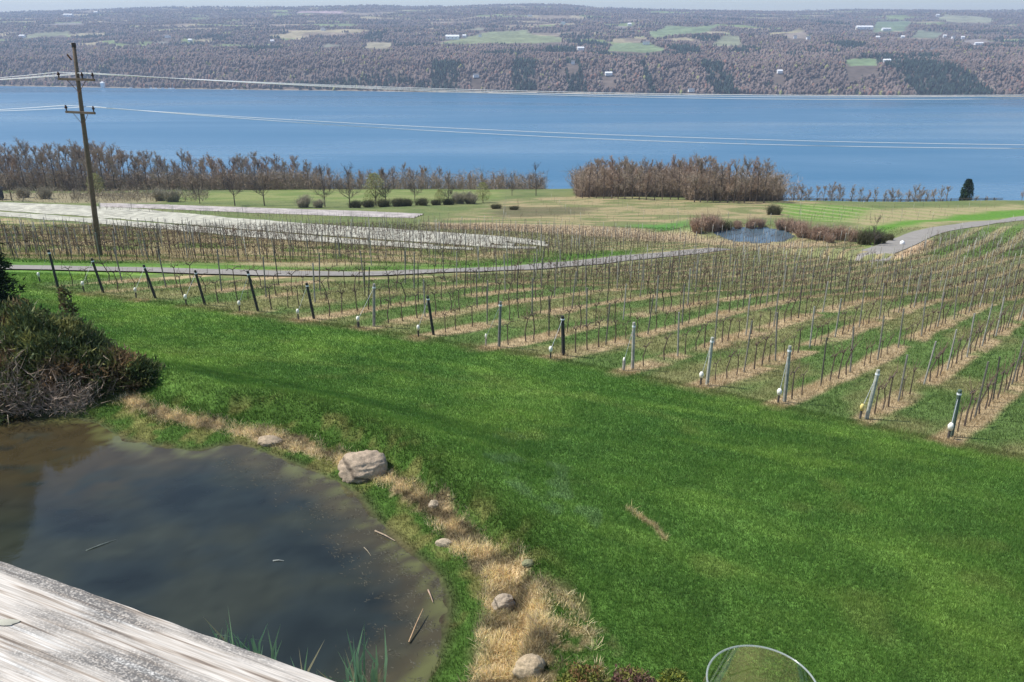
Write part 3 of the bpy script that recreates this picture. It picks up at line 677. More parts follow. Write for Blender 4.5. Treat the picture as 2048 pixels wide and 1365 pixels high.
# willows and budding shrubs
def leafy(name, h, w, n, cols, leaf, mt=M_leaf, trunk=True, shape=1.4, droop=0., hollow=.0, base=.12):
    e = empty(name)
    if trunk:
        t = MB(); t.tube([(0, 0, -.4), (0, 0, h * .3), (.05 * w, 0, h * .7)], [h * .022, h * .016, h * .006], 6)
        for k in range(5):
            a = k * 1.26; t.tube([(0, 0, h * .22), (math.cos(a) * w * .25, math.sin(a) * w * .25, h * .6)], [h * .01, h * .003], 4, cap=False)
        t.build('trunk', M_bark, e)
    a = RNG.random(n) * 2 * math.pi; u = RNG.random(n); zf = base + (1 - base) * u
    prof_ = np.sin(np.clip(zf, 0, 1) * math.pi * .93) ** .6 * (1 - .35 * zf) if shape > 1 else (1 - zf) ** .8 + .03
    rr = w / 2 * prof_ * (hollow + (1 - hollow) * RNG.random(n) ** .45) * (.72 + .5 * vnoise(a * 1.6, zf * 5, 4))
    c = np.stack([rr * np.cos(a), rr * np.sin(a), zf * h], 1)
    d = RNG.normal(size=(n, 3)); d[:, 2] += .6 - droop; d /= np.linalg.norm(d, axis=1)[:, None]
    s = np.cross(d, RNG.normal(size=(n, 3))); s /= np.linalg.norm(s, axis=1)[:, None]
    l = leaf * (.6 + .8 * RNG.random((n, 1)))
    V = np.stack([c - s * l * .3, c + s * l * .3, c + d * l], 1).reshape(-1, 3)
    ci = (vnoise(a * 2 + zf * 6, zf * 6, 8) * .999 * len(cols)).astype(int); C = np.array(cols)[ci] * (.65 + .7 * RNG.random((n, 1)))
    mesh_np('crown', V, np.arange(3 * n).reshape(-1, 3), mt, np.repeat(C, 3, 0), False, e)
    return e
YG = [(.30, .32, .10), (.36, .35, .14), (.24, .25, .09)]; GB = [(.36, .32, .23), (.42, .37, .27), (.30, .27, .2)]; RB = [(.40, .27, .20), (.32, .23, .17), (.46, .33, .24)]
DG = [(.018, .045, .020), (.03, .065, .025), (.012, .03, .015)]; DK = [(.11, .11, .055), (.15, .13, .08), (.08, .085, .045)]
def plant(pr, px, bp, tp, h0, lab, cat, grp=None, wd=1.):
    q = pick(px, bp); r = rays(px, tp); zt = r[2] * q[1] / r[1]; s = max(.1, (zt - q[2]) / h0) * random.uniform(.8, 1.12)
    o = pr
    if used_map.get(id(o)): o = copy_tree(o)
    used_map[id(pr)] = 1; o.location = q; o.scale = (s * wd, s * wd, s); o.rotation_euler = (0, 0, random.uniform(0, 6)); tag(o, lab, cat, grp); return o
wil = leafy('willow_tree', 8, 8, 2600, YG, .26)
for px, bp, tp, lab in [(752, 412, 350, 'yellow green budding willow, the brightest tree beside the hedge'), (966, 406, 366, 'yellow green budding tree at the right end of the hedge'), (195, 392, 344, 'yellow green budding tree close right of the utility pole'), (880, 410, 378, 'small yellow green bush in the middle of the hedge')]:
    plant(wil, px, bp, tp, 8, lab, 'tree', 'budding yellow green trees', 1.0)
def twig_bush(name, h, w, n, cols):
    e = empty(name); cs = []; b = MB()
    lob = []
    for k in range(9):
        u = RNG.uniform(-.42, .42); lob.append((u * w, RNG.normal() * w * .12, (1 - (u / .5) ** 2) ** .7 * RNG.uniform(.7, 1.05)))
    P0 = []; P1 = []
    for k in range(n):
        lx, ly, lh = lob[k % 9]; o_ = np.array([lx + RNG.normal() * w * .05, ly + RNG.normal() * w * .05, 0.]); d = RNG.normal(size=3) * .42; d[2] = 1; t = o_ + d * h * lh * (.55 + .45 * RNG.random()); P0.append(o_); P1.append(t)
        for _ in range(4):
            f = .25 + .75 * RNG.random(); a = o_ + (t - o_) * f; g_ = RNG.normal(size=3) * .6; g_[2] = abs(g_[2]) + .3; P0.append(a); P1.append(a + g_ * h * .22 * (.4 + RNG.random()))
    P0 = np.array(P0); P1 = np.array(P1); C = np.array(cols)[RNG.integers(0, len(cols), len(P0))] * (.7 + .6 * RNG.random((len(P0), 1)))
    dd = P1 - P0; s = np.cross(dd, RNG.normal(size=dd.shape)); s /= np.linalg.norm(s, axis=1)[:, None]; wv_ = .018 * h / 4 * 2
    V = np.stack([P0 - s * wv_, P0 + s * wv_, P1], 1).reshape(-1, 3); mesh_np('twigs', V, np.arange(len(V)).reshape(-1, 3), M_twig, np.repeat(C, 3, 0), False, e)
    for lx, ly, lh in lob: b.tube([(lx, ly, -.2), (lx * 1.2, ly * 1.2, h * lh * .45)], [.05, .02], 4, (.12, .1, .085), False)
    b.build('stems', M_post, e); return e
shr = twig_bush('bare_shrub', 4, 6, 900, GB)
for px, bp, tp, lab in [(610, 415, 388, 'round grey thicket beside the single field trees'), (640, 416, 394, 'low grey thicket right of the round thicket'), (915, 408, 382, 'tan bush left of the right hedge end'), (937, 408, 384, 'tan bush next to the right hedge end'), (45, 396, 372, 'grey bush before the wood at the far left'), (95, 398, 374, 'grey bush left of the utility pole'), (320, 402, 376, 'grey bush right of the sandy patch'), (350, 404, 378, 'grey bush farther right of the sandy patch')]:
    plant(shr, px, bp, tp, 4, lab, 'bush', 'bare grey bushes in the fields', .9)
dks = twig_bush('dark_hedge_shrub', 3, 6, 900, DK)
for k_, px in enumerate([712, 735, 765, 795, 815, 845, 870, 895]):
    plant(dks, px, 416 - k_ * .9, 398 - k_ * .5, 3, 'low dark bush in the hedge between willow and single trees', 'bush', 'dark bushes of the hedge')
plant(dks, 1548, 430, 405, 3, 'dark round bush behind the small pond', 'bush', None, .8)
plant(dks, 1440, 462, 440, 3, 'dark olive bush at the back bank of the small pond', 'bush', None, 1.0)
rbs = twig_bush('pond_shrub', 4, 7, 1100, RB)
for px, bp, tp, lab in [(1405, 463, 424, 'reddish bare bush at the left end of the small pond'), (1430, 458, 430, 'tall brown bush behind the left of the small pond'), (1475, 457, 436, 'low brown bush behind the small pond, middle'), (1512, 457, 428, 'brown bush behind the right of the small pond'), (1600, 470, 430, 'broad reddish bush at the right end of the small pond'), (1640, 478, 442, 'reddish bush right of the small pond'), (1690, 482, 445, 'reddish bush halfway between pond and road'), (1572, 462, 434, 'brown bush at the right back corner of the small pond'), (1655, 484, 458, 'low reddish bush in front of the pond bushes')]:
    plant(rbs, px, bp, tp, 4, lab, 'bush', 'bare reddish bushes around the small pond', .8)
for px, bp, tp, lab in [(1733, 490, 458, 'dark green bush left of the leaning tree'), (1755, 488, 450, 'dark green bush under the leaning tree'), (1778, 482, 464, 'low dark green bush touching the road bend')]:
    plant(dks, px, bp, tp, 3, lab, 'bush', 'dark bushes at the road bend', .55)
con = leafy('conifer_tree', 9, 5.0, 4200, DG, .4, M_leaf, True, 1.4, base=.02)
q = (world_at(1933, 225)); con.location = (q[0], q[1], h1(*q)); s = top_scale(1933, 225, 364, 9.7); con.scale = (s * 1.2, s * 1.2, s * 1.1); tag(con, 'single dark green conifer standing on the crest at right', 'tree')
for px, bp, tp in [(990, 418, 407), (1030, 420, 410)]:
    plant(dks, px, bp, tp, 3, 'dark brush pile on the meadow, ' + ('the larger left one' if px < 1000 else 'the smaller right one'), 'brush pile', 'brush piles', 1.3).name = 'brush_pile'
# low fence along the crest
def crest(px):
    yy = np.linspace(150, 300, 151); xx = np.array([world_at(px, t)[0] for t in yy]); k = int(np.argmin(project(xx, yy, H(xx, yy))[1])); return (xx[k], yy[k] - 1, h1(xx[k], yy[k] - 1))
fl = [crest(p_) for p_ in (1556, 1600, 1650, 1700, 1750, 1800, 1850, 1900, 1950, 2003)]; print('crest', [round(project(*p_)[1]) for p_ in fl])
fe = empty('crest_fence', fl[0]); a0 = Vector(fl[0])
pts = [Vector((p[0], p[1], h1(p[0], p[1]))) - a0 for p in fl]
for zz in (.25, .55):
    b = MB(); b.tube([p + Vector((0, 0, zz)) for p in pts], .07, 4, (.10, .085, .07)); b.build('rail', M_post, fe)
for i_ in range(len(pts) - 1):
    for k_ in range(3):
        p = pts[i_].lerp(pts[i_ + 1], k_ / 3); b = MB(); b.tube([p, p + Vector((0, 0, .75))], .09, 5, (.12, .10, .085)); b.build('post', M_post, fe)
tag(fe, 'long low dark rail fence along the crest above the right fields', 'fence')
# shed at the left edge
q = pick(-22, 400); e = empty('garden_shed', q, .2); b = MB(); b.box((0, 0, 1.3), (6, 4, 2.8)); b.build('wall', M_dark, e); b = MB(); b.add([(-3.3, -2.4, 2.68), (3.3, -2.4, 2.68), (3.3, 2.4, 2.68), (-3.3, 2.4, 2.68), (-3.3, 0, 3.7), (3.3, 0, 3.7)], [(0, 1, 5, 4), (2, 3, 4, 5), (0, 4, 3), (1, 2, 5), (0, 3, 2, 1)]); b.build('roof', M_roofg, e)
b = MB(); b.box((1.6, -2.03, 1.0), (1, .08, 2)); b.build('door', M_white, e)
tag(e, 'small dark shed cut by the left edge of the view', 'shed')
# white marker by the road
q = pick(1804, 490); b = MB(); b.tube([(0, 0, 0), (0, 0, .4), (0, 0, .55)], [.32, .28, .08], 8); o = b.build('marker_stone', M_white, None, True); o.location = q; tag(o, 'white painted stone beside the road bend', 'stone')

# ------------------------------------------------------------------ row covers
def covers(name, topl, botl, n, m, gap, label, grp):
    T = W(smooth_line(topl, 4), H); B = W(smooth_line(botl, 4), H)
    def res(L, k=90):
        L = np.array(L); d = np.r_[0, np.cumsum(np.hypot(*np.diff(L, axis=0).T))]; t = np.linspace(0, d[-1], k); return np.stack([np.interp(t, d, L[:, 0]), np.interp(t, d, L[:, 1])], 1)
    T = res(T); B = res(B)
    for i in range(n):
        u0, u1 = (i + gap * random.uniform(.3, 1)) / n, (i + 1 - gap * random.uniform(.1, .8)) / n
        vs = []; k = 5
        a = 0; bnd = len(T) - random.randint(0, 3)
        for j in range(a, bnd):
            for c in range(k):
                u = u0 + (u1 - u0) * c / (k - 1) + .004 * (random.random() - .5); p = B[j] * (1 - u) + T[j] * u
                vs.append((p[0], p[1], h1(p[0], p[1]) + .06 + .2 * math.sin(math.pi * c / (k - 1)) * random.uniform(.9, 1.05)))
        m_ = bnd - a; fs = [(j * k + c, j * k + c + 1, (j + 1) * k + c + 1, (j + 1) * k + c) for j in range(m_ - 1) for c in range(k - 1)]
        b = MB(); b.add(vs, fs); o = b.build('row_cover', m, None, True); tag(o, label, 'row cover', grp)
covers('A', [(-150, 400), (0, 406), (250, 417), (500, 440), (700, 455), (900, 468), (1050, 480), (1110, 491)], [(-150, 418), (0, 422), (250, 440), (500, 461), (700, 476), (900, 490), (1000, 498), (1070, 499)], 7, M_cover, .12,
       'long white row cover in the upper part of the broad white band', 'row covers of the broad band')
covers('A2', [(-150, 419.5), (0, 424), (250, 443), (500, 464), (700, 481), (850, 492), (940, 498)], [(-150, 428), (0, 433), (250, 453), (500, 476), (700, 489), (850, 499), (950, 503)], 3, M_cover, .10,
       'long white row cover in the narrow lower edge of the broad white band', 'row covers of the broad band, lower edge')
covers('B', [(200, 408), (350, 411), (512, 417), (650, 421), (780, 426), (870, 431)], [(200, 414), (350, 420), (512, 427), (650, 432), (780, 436), (860, 437)], 4, M_coverp, .2,
       'pinkish white row cover in the thin upper band below the single trees', 'row covers of the thin pinkish band')

# ------------------------------------------------------------------ vineyard posts and vines
def pcol(i): return [(.30, .29, .26), (.10, .085, .07), (.22, .20, .17), (.38, .37, .33)][i]
ENDLAB = ['dark leaning vineyard end post, farthest left', 'dark leaning vineyard end post, second from the left', 'dark leaning vineyard end post, third from the left', 'dark leaning vineyard end post, fourth from the left', 'dark leaning vineyard end post, fifth from the left, beside two taller posts', 'dark leaning end post standing in a straw patch, sixth from the left',
          'upright pale grey end post, seventh from the left', 'dark slightly leaning end post, eighth from the left', 'grey end post with a pale guy wire, ninth from the left', 'short upright dark end post, tenth from the left', 'straight pale end post left of a long straw strip, eleventh from the left',
          'pale end post tilting right, twelfth from the left', 'grey end post tilting right, third from the right edge', 'pale end post tilting right behind the yellow capped stake', 'dark green end post tilting right, nearest to the right edge']
ecol = [(.06, .06, .055)] * 6 + [(.30, .28, .25), (.06, .06, .055), (.20, .20, .18), (.05, .05, .05), (.40, .38, .33), (.42, .42, .36), (.32, .32, .28), (.42, .42, .36), (.10, .14, .11)]
SB = pick([s[0] for s in STUB], [s[1] for s in STUB])
for i_, ((t, b_), q) in enumerate(zip(END, END_B)):
    r = rays(*t); zt = None
    top = Vector(r * (q[1] / r[1])); base = Vector(q)
    v = top - base
    e = empty('vineyard_end_post', q); b = MB(); rr = .052 if i_ != 9 else .062
    b.tube([v * -.1, v * .5, v * .985, v], [rr * 1.05, rr, rr * .95, rr * .8], 9, ecol[i_]); b.build('post', M_post, e)
    s = Vector(SB[i_]) - base + Vector((0, 0, .32)); g_ = MB(); g_.tube([v * .92, s], .006, 4, (.4, .4, .38)); g_.build('guy_wire', M_wire, e)
    c = MB(); c.tube([v * .90, v * .93], rr * 1.12, 9, (.25, .24, .22)); c.build('wire_band', M_wire, e)
    tag(e, ENDLAB[i_], 'post', 'end posts of the vineyard rows')
    sp = SB[i_]; e = empty('anchor_stake', sp); hh = .36; b = MB(); b.tube([(0, 0, -.1), (0, 0, hh)], .032 if i_ not in (6, 10) else .05, 7, (.10, .09, .08) if i_ not in (8, 10) else (.4, .38, .33)); b.build('stake', M_post, e)
    c = MB(); capc = (.75, .60, .22) if i_ == 13 else (.85, .82, .72); kk = random.uniform(.055, .075) if i_ not in (8, 10) else .04
    c.tube([(0, 0, hh - .1), (0, 0, hh + .02), (0, 0, hh + .09)], [kk * .8, kk, kk * .55], 10, capc); c.build('cap', M_post, e, True)
    tag(e, ('yellow' if i_ == 13 else 'white') + ' capped short stake at the lawn edge before the ' + ['farthest left', 'second', 'third', 'fourth', 'fifth', 'sixth', 'seventh', 'eighth', 'ninth', 'tenth', 'eleventh', 'twelfth', 'thirteenth', '', ''][i_] + ' end post' if i_ not in (13, 14) else ('yellow capped short stake at the lawn edge, the only yellow one' if i_ == 13 else 'white capped short stake beside the end post nearest the right edge'), 'stake', 'capped anchor stakes')
def post_mesh(c, r, h, n=6):
    b = MB(); b.tube([(0, 0, -.2), (0, 0, h)], [r, r * .92], n, c); return b
pp = []
for i_, (c, r) in enumerate([((.22, .21, .18), .030), ((.10, .095, .08), .026), ((.32, .31, .27), .032), ((.16, .15, .13), .026)]):
    pp.append(post_mesh(c, r, 1.72).build('trellis_post', M_post, None, link=False))
def vine_mesh(sd):
    random.seed(sd); b = MB(); c = (.11, .085, .07)
    p = [Vector((0, 0, -.05)), Vector((random.uniform(-.05, .05), random.uniform(-.05, .05), .35)), Vector((random.uniform(-.1, .1), random.uniform(-.06, .06), .82))]
    b.tube(p, [.026, .021, .017], 5, c)
    for sgn in (-1, 1):
        L = random.uniform(.12, .42); e = p[2] + Vector((RD[0] * L * sgn, RD[1] * L * sgn, random.uniform(.0, .15))); b.tube([p[2], p[2].lerp(e, .5) + Vector((0, 0, .08)), e], [.018, .014, .008], 4, c)
        for k in range(random.randint(2, 4)):
            q = p[2].lerp(e, random.random()); b.tube([q, q + Vector((random.uniform(-.2, .2), random.uniform(-.2, .2), random.uniform(.15, .5)))], [.009, .004], 3, (.16, .11, .08))
    return b
vv = [vine_mesh(i).build('grape_vine', M_post, None, link=False) for i in range(6)]
random.seed(99)
posts = []; vines = []
for ri, (n, s0) in enumerate(ROWS):
    s = s0 + (0 if ri < 15 else 0.); j = 0; smax = 150
    while s < smax:
        if j > 0 and ri < 200: s += random.uniform(-.25, .25)
        x, y = RD * s + RN * n
        if y > 112: break
        d0 = float(pdist(ROAD_A, np.array([x]), np.array([y]))[0])
        px, py, dd = project(x, y, h1(x, y) + .8)
        if -60 < px < 2110 and d0 > 3.6 and y > 8:
            if j and not (ri < 15 and j == 0): posts.append((dd, ri, x, y))
        if not (j == 0 and ri < 15) or True:
            for q in (.6, 1.3, 2.0):
                sv = s + q + random.uniform(-.15, .15); xv, yv = RD * sv + RN * n
                pv = project(xv, yv, h1(xv, yv) + .4)
                if -40 < pv[0] < 2090 and yv < 110 and float(pdist(ROAD_A, np.array([xv]), np.array([yv]))[0]) > 3.4 and random.random() < .93: vines.append((pv[2], ri, xv, yv))
        if j == 0 and ri >= 15: posts.append((dd, ri, x, y)) if (-60 < px < 2110 and d0 > 3.2) else None
        s += 2.7; j += 1
posts.sort(); vines.sort(); print('posts', len(posts), 'vines', len(vines))
ordn = ['farthest left', 'second', 'third', 'fourth', 'fifth', 'sixth', 'seventh', 'eighth', 'ninth', 'tenth', 'eleventh', 'twelfth', 'thirteenth', 'fourteenth', 'fifteenth']
def rowname(ri): return ('the row of the ' + ordn[ri] + ' end post' + (' from left' if 0 < ri else '')) if ri < 15 else ('the rows between first end post and road' if ri < 38 else 'the rows at the right edge')
for d, ri, x, y in posts[:280]:
    o = pp[random.choice([0, 0, 1, 2, 2, 3])].copy(); COL.objects.link(o); o.location = (x + random.uniform(-.05, .05), y, h1(x, y)); o.rotation_euler = (random.gauss(0, .035), random.gauss(.015, .035), random.uniform(0, 3)); o.scale = (1, 1, random.uniform(.88, 1.08))
    tag(o, 'slim grey trellis post in ' + rowname(ri), 'post', 'trellis posts in the vineyard rows')
for d, ri, x, y in vines[:290]:
    o = vv[random.randrange(6)].copy(); COL.objects.link(o); o.location = (x, y, h1(x, y)); s = random.uniform(.75, 1.15); o.scale = (s, s, s)
    tag(o, 'short pruned grape vine in ' + rowname(ri), 'vine', 'grape vines in the vineyard rows')
def batch(name, protos_, items, label, cat, m, rs=(.85, 1.1), thin=1., tint=1.):
    VV = []; FF = []; CC = []; off = 0; data = []
    for p in protos_:
        me = p.data; v = np.zeros(len(me.vertices) * 3); me.vertices.foreach_get('co', v); v = v.reshape(-1, 3)
        me.calc_loop_triangles(); f = np.zeros(len(me.loop_triangles) * 3, int); me.loop_triangles.foreach_get('vertices', f); c = np.zeros(len(v) * 4); me.color_attributes['Col'].data.foreach_get('color', c)
        data.append((v, f.reshape(-1, 3), c.reshape(-1, 4)[:, :3]))
    xs = np.array([i[0] for i in items]); yy = np.array([i[1] for i in items]); zs = H(xs, yy)
    for x, y, z in zip(xs, yy, zs):
        v, f, c = data[random.randrange(len(data))]; s = random.uniform(*rs)
        w = v * s * np.array([thin, thin, 1.]) if thin < 1 else v * s; w = w + np.array([x, y, z]); w[:, 0] += v[:, 2] * random.gauss(0, .03); VV.append(w); FF.append(f + off); CC.append(np.clip(c * tint, 0, .5)); off += len(v)
    return tag(mesh_np(name, np.concatenate(VV), np.concatenate(FF), m, np.concatenate(CC)), label, cat, kind='stuff')
batch('distant_trellis_posts', pp, [(x, y) for d, ri, x, y in posts[280:]], 'mass of thin trellis posts in the distant part of the near vineyard', 'posts', M_post)
batch('distant_grape_vines', vv, [(x, y) for d, ri, x, y in vines[290:]], 'mass of small pruned vines in the distant part of the near vineyard', 'vines', M_post)
# vineyards beyond the road: rows follow the white bands
its = []; vts = []
def field_rows(top, bot, n, step, jit=.3):
    T = np.array(W(smooth_line(top, 4), H)); B = np.array(W(smooth_line(bot, 4), H))
    def res(L, k=400):
        d = np.r_[0, np.cumsum(np.hypot(*np.diff(L, axis=0).T))]; t = np.linspace(0, d[-1], k); return np.stack([np.interp(t, d, L[:, 0]), np.interp(t, d, L[:, 1])], 1), d[-1]
    T, L = res(T); B, _ = res(B)
    for i in range(n):
        u = (i + .5) / n; R = B * (1 - u) + T * u; k = int(L / step)
        for j in range(k):
            p = R[int(j / k * 399)]
            if j % 4 == 0: its.append((p[0] + random.uniform(-jit, jit), p[1] + random.uniform(-jit, jit)))
            elif random.random() < .8: vts.append((p[0] + random.uniform(-jit, jit), p[1] + random.uniform(-jit, jit)))
field_rows([(-100, 436), (0, 440), (250, 458), (500, 480), (700, 493), (900, 506), (1100, 506), (1200, 504)], [(-100, 524), (0, 528), (250, 531), (500, 536), (700, 538), (900, 533), (1100, 520), (1200, 510)], 9, 2.2)
field_rows([(200, 418), (500, 431), (860, 441), (1100, 452), (1400, 482)], [(200, 420), (500, 437), (860, 462), (1100, 478), (1400, 496)], 9, 3.0)
field_rows([(1860, 470), (2100, 440)], [(1840, 512), (2100, 518)], 9, 2.5)
field_rows([(1010, 404), (1150, 398), (1400, 408)], [(1010, 444), (1150, 446), (1400, 456)], 10, 4.0)
field_rows([(1600, 412), (1760, 414), (2040, 414)], [(1600, 440), (1700, 452), (1800, 455)], 8, 3.5)
print('field posts', len(its), len(vts))
batch('far_field_posts', pp, its, 'thin trellis posts of the vineyards beyond the road', 'posts', M_post, (.8, 1.05), .8, 1.5)
batch('far_field_vines', vv, vts, 'small pruned vines of the vineyards beyond the road', 'vines', M_post, (.6, .9), 1., 1.7)
# wires of the near rows
for ri, (n, s0) in enumerate(ROWS[:15]):
    pts = []
    for s in np.arange(s0, s0 + 45, 2.8): x, y = RD * s + RN * n; pts.append((x, y))
    z = H(np.array([p[0] for p in pts]), np.array([p[1] for p in pts]))
    b = MB(); b.tube([(p[0], p[1], zz + .98) for p, zz in zip(pts, z)], .0022, 3, (.12, .11, .1)); o = b.build('trellis_wire', M_post); tag(o, 'thin wire strung along ' + rowname(ri), 'wire', 'wires of the vineyard rows')

# ------------------------------------------------------------------ utility pole and cables
q = Vector(pick(200, 513)); r = rays(147, 88); top = Vector(r * (q.y / r[1])); ax = top - q; L = ax.length; ax.normalize()
pe = empty('utility_pole', q); b = MB(); b.tube([ax * t for t in (-1, L * .25, L * .5, L * .75, L)], [.175, .16, .14, .12, .10], 12, (.15, .115, .085)); b.build('shaft', M_post, pe, True)
def at_py(py):
    r_ = rays(0, py); best = min(np.linspace(0, 1, 800), key=lambda t: abs(project(*(q + ax * L * t))[1] - py)); return ax * L * best
adir = Vector((.93, -.36, 0)).normalized(); ins = []
for py, hw in ((159, 1.42), (225, 1.15)):
    c = at_py(py) + Vector((0, -.2, 0)); b = MB(); ang = math.atan2(adir.y, adir.x); b.box(c, (hw * 2, .10, .13), ang, (.16, .12, .09)); b.build('crossarm', M_post, pe)
    for s in (-1, 1):
        b = MB(); b.tube([c + adir * s * hw * .55, c + Vector((0, .05, -.75))], .02, 4, (.1, .09, .08)); b.build('brace', M_rust, pe)
    for s in ((-1, .38, 1) if py < 200 else (-1, 1)):
        p = c + adir * s * hw * .94; b = MB(); b.tube([p + Vector((0, 0, .06)), p + Vector((0, 0, .2)), p + Vector((0, 0, .24)), p + Vector((0, 0, .30)), p + Vector((0, 0, .40))], [.03, .04, .10, .06, .04], 8, (.06, .035, .03)); b.build('insulator', M_post, pe, True)
        ins.append((py, p + q + Vector((0, 0, .38))))
b = MB(); b.tube([ax * L * .985, ax * (L + .05)], [.125, .125], 10, (.06, .05, .05)); b.build('pole_cap', M_post, pe)
b = MB(); b.tube([ax * L * .93 + Vector((-.17, -.1, 0)), ax * L * .955 + Vector((-.38, -.15, 0))], .05, 6, (.1, .08, .07)); b.build('bracket', M_rust, pe)
tag(pe, 'tall weathered wooden utility pole with two crossarms, slightly leaning, beyond the road', 'utility pole')
def on_plane(px, py, A, B):
    r_ = Vector(rays(px, py)); d = (B - A); nrm = Vector((d.y, -d.x, 0)); t = nrm.dot(Vector((A.x, A.y, 0))) / nrm.dot(r_); return r_ * t
WT = {0: [(512, 164), (1024, 182), (2080, 190)], 1: [(512, 168), (1024, 185), (2080, 193)], 2: [(512, 171), (1024, 188), (2080, 199)], 3: [(512, 237), (1024, 262), (2080, 291)], 4: [(512, 246), (1024, 270), (2080, 300)]}
WN = ['uppermost', 'second', 'third', 'fourth', 'lowest']
for k_, (py, A) in enumerate(ins):
    T_ = WT[k_]; rB = Vector(rays(*T_[2])); B = rB * (47.0 / rB.y) if True else None
    d = Vector((B.x - A.x, B.y - A.y, 0)); LL = d.length; P = [(0, A.z), ]
    for px_, py_ in T_[:2]:
        w = on_plane(px_, py_, A, B); P.append(((Vector((w.x - A.x, w.y - A.y, 0))).dot(d) / LL ** 2, w.z))
    P.append((1, B.z)); cf = np.polyfit([p[0] for p in P], [p[1] for p in P], 2); cf[-1] += A.z - np.polyval(cf, 0)
    pts = [Vector((A.x + d.x * t, A.y + d.y * t, float(np.polyval(cf, t)))) for t in np.linspace(0, 1.25, 60)]
    lp = Vector(rays(-150, 167 if py < 200 else 226)); lp = lp * (64 / lp.y) + (A - q - Vector(at_py(py))) * .35; nl = 10
    left = [lp.lerp(A, t / nl) + Vector((0, 0, -.12 * math.sin(math.pi * t / nl))) for t in range(nl)]
    b = MB(); b.tube(left + pts, .016, 5); o = b.build('power_line', M_wire, None, True)
    tag(o, WN[k_] + ' pale power line from the top, crossing before ' + ('the far shore' if py < 200 else 'the lake'), 'cable', 'power lines carried by the utility pole')

# ------------------------------------------------------------------ juniper thicket, left
def bush_mesh(name, blobs, n, cols, leaf, m, parent, up=.5, thin=.3):
    w = np.array([b[3] * b[4] for b in blobs]); w = w / w.sum(); cnt = (w * n).astype(int); Vs = []; Cs = []
    for (cx, cy, cz, rx, rz), k in zip(blobs, cnt):
        g_ = RNG.normal(size=(k, 3)); g_ /= np.linalg.norm(g_, axis=1)[:, None]; g_[:, 2] = np.abs(g_[:, 2]) * 1.1 - .15
        rad = RNG.random(k) ** .3; lump = .78 + .42 * vnoise(g_[:, 0] * 3 + cx, g_[:, 1] * 3 + g_[:, 2] * 4 + cz, 5)
        c = np.stack([cx + g_[:, 0] * rx * rad * lump, cy + g_[:, 1] * rx * rad * lump, cz + g_[:, 2] * rz * rad * lump], 1)
        ci = (np.clip(vnoise(c[:, 0] * 2.2, c[:, 2] * 2.6 + c[:, 1] * 2, 66) * 1.15 - .07, 0, .999) * len(cols)).astype(int)
        base = np.array(cols)[ci]
        for t in range(4):
            d = g_ * .8 + RNG.normal(size=(k, 3)) * .6; d[:, 2] += up; d /= np.linalg.norm(d, axis=1)[:, None]
            s = np.cross(d, RNG.normal(size=(k, 3))); s /= np.linalg.norm(s, axis=1)[:, None]; l = leaf * (.5 + RNG.random((k, 1)))
            o_ = c + RNG.normal(size=(k, 3)) * leaf * .5
            Vs.append(np.stack([o_ - s * l * thin * .5, o_ + s * l * thin * .5, o_ + d * l], 1).reshape(-1, 3)); Cs.append(np.repeat(base * (.55 + .9 * RNG.random((k, 1))), 3, 0))
    V = np.concatenate(Vs); return mesh_np(name, V, np.arange(len(V)).reshape(-1, 3), m, np.concatenate(Cs), False, parent)
def near_at(px, py): q_ = pick(px, py); return Vector(q_)
JC = [(.06, .085, .032), (.14, .16, .055), (.085, .115, .042), (.23, .23, .075), (.15, .115, .06), (.25, .16, .08), (.065, .095, .036)]
q0 = near_at(120, 800); je = empty('juniper_thicket', q0)
def rel(px, py, dz=0): v = near_at(px, py) - q0; return (v.x, v.y, v.z + dz)
bl = []
for px, py, dz, rx, rz in [(20, 790, .5, 1.5, 1.45), (100, 770, .7, 1.35, 1.75), (-90, 790, .5, 1.6, 1.6), (170, 765, .5, 1.15, 1.25), (225, 765, .3, .9, .85), (275, 762, .15, .62, .5), (60, 745, .7, 1.2, 1.7), (150, 745, .5, 1.0, 1.35)]:
    x, y, z = rel(px, py); bl.append((x, y, z + dz * .2, rx, rz))
bush_mesh('foliage', bl, 26000, JC, .13, M_leaf, je)
b = MB()
for k in range(90):
    c = random.choice(bl); a = random.uniform(0, 6.28); e1 = Vector((c[0] + math.cos(a) * c[3] * .75, c[1] + math.sin(a) * c[3] * .75, c[2] + c[4] * random.uniform(.2, .8))); b.tube([(c[0], c[1], c[2] - .2), tuple(Vector((c[0], c[1], c[2])).lerp(e1, .5) + rv(.1)), tuple(e1)], [.03, .02, .006], 4, (.10, .08, .065), False)
b.build('stem', M_post, je)
tag(je, 'large spreading dark green juniper thicket with bronze patches at the pond corner', 'bush')
q1 = near_at(50, 815); te = empty('dead_twig_thicket', q1); segs = []; wd = []; cs = []
for k in range(2200):
    px = random.uniform(-120, 175); base = Vector((random.uniform(-2.6, 1.55), random.uniform(-.4, 1.0), 0)); hgt = random.uniform(.5, 1.9) * (1.15 - max(0, base.x + .2) * .35)
    d = Vector((random.gauss(.0, .5), random.gauss(-.25, .35), 1)).normalized(); p = base.copy(); p.z = -.1
    for j in range(4):
        d2 = (d + rv(.45) + Vector((0, 0, -.12 * j))).normalized(); p2 = p + d2 * hgt / 4; segs.append((tuple(p), tuple(p2))); wd.append(.010 - .0016 * j); cs.append(tuple(np.array([.44, .34, .26]) * random.uniform(.45, 1.35))); 
        if random.random() < .8: segs.append((tuple(p2), tuple(p2 + (d2 + rv(.9)).normalized() * random.uniform(.1, .3)))); wd.append(.006); cs.append(cs[-1])
        p = p2
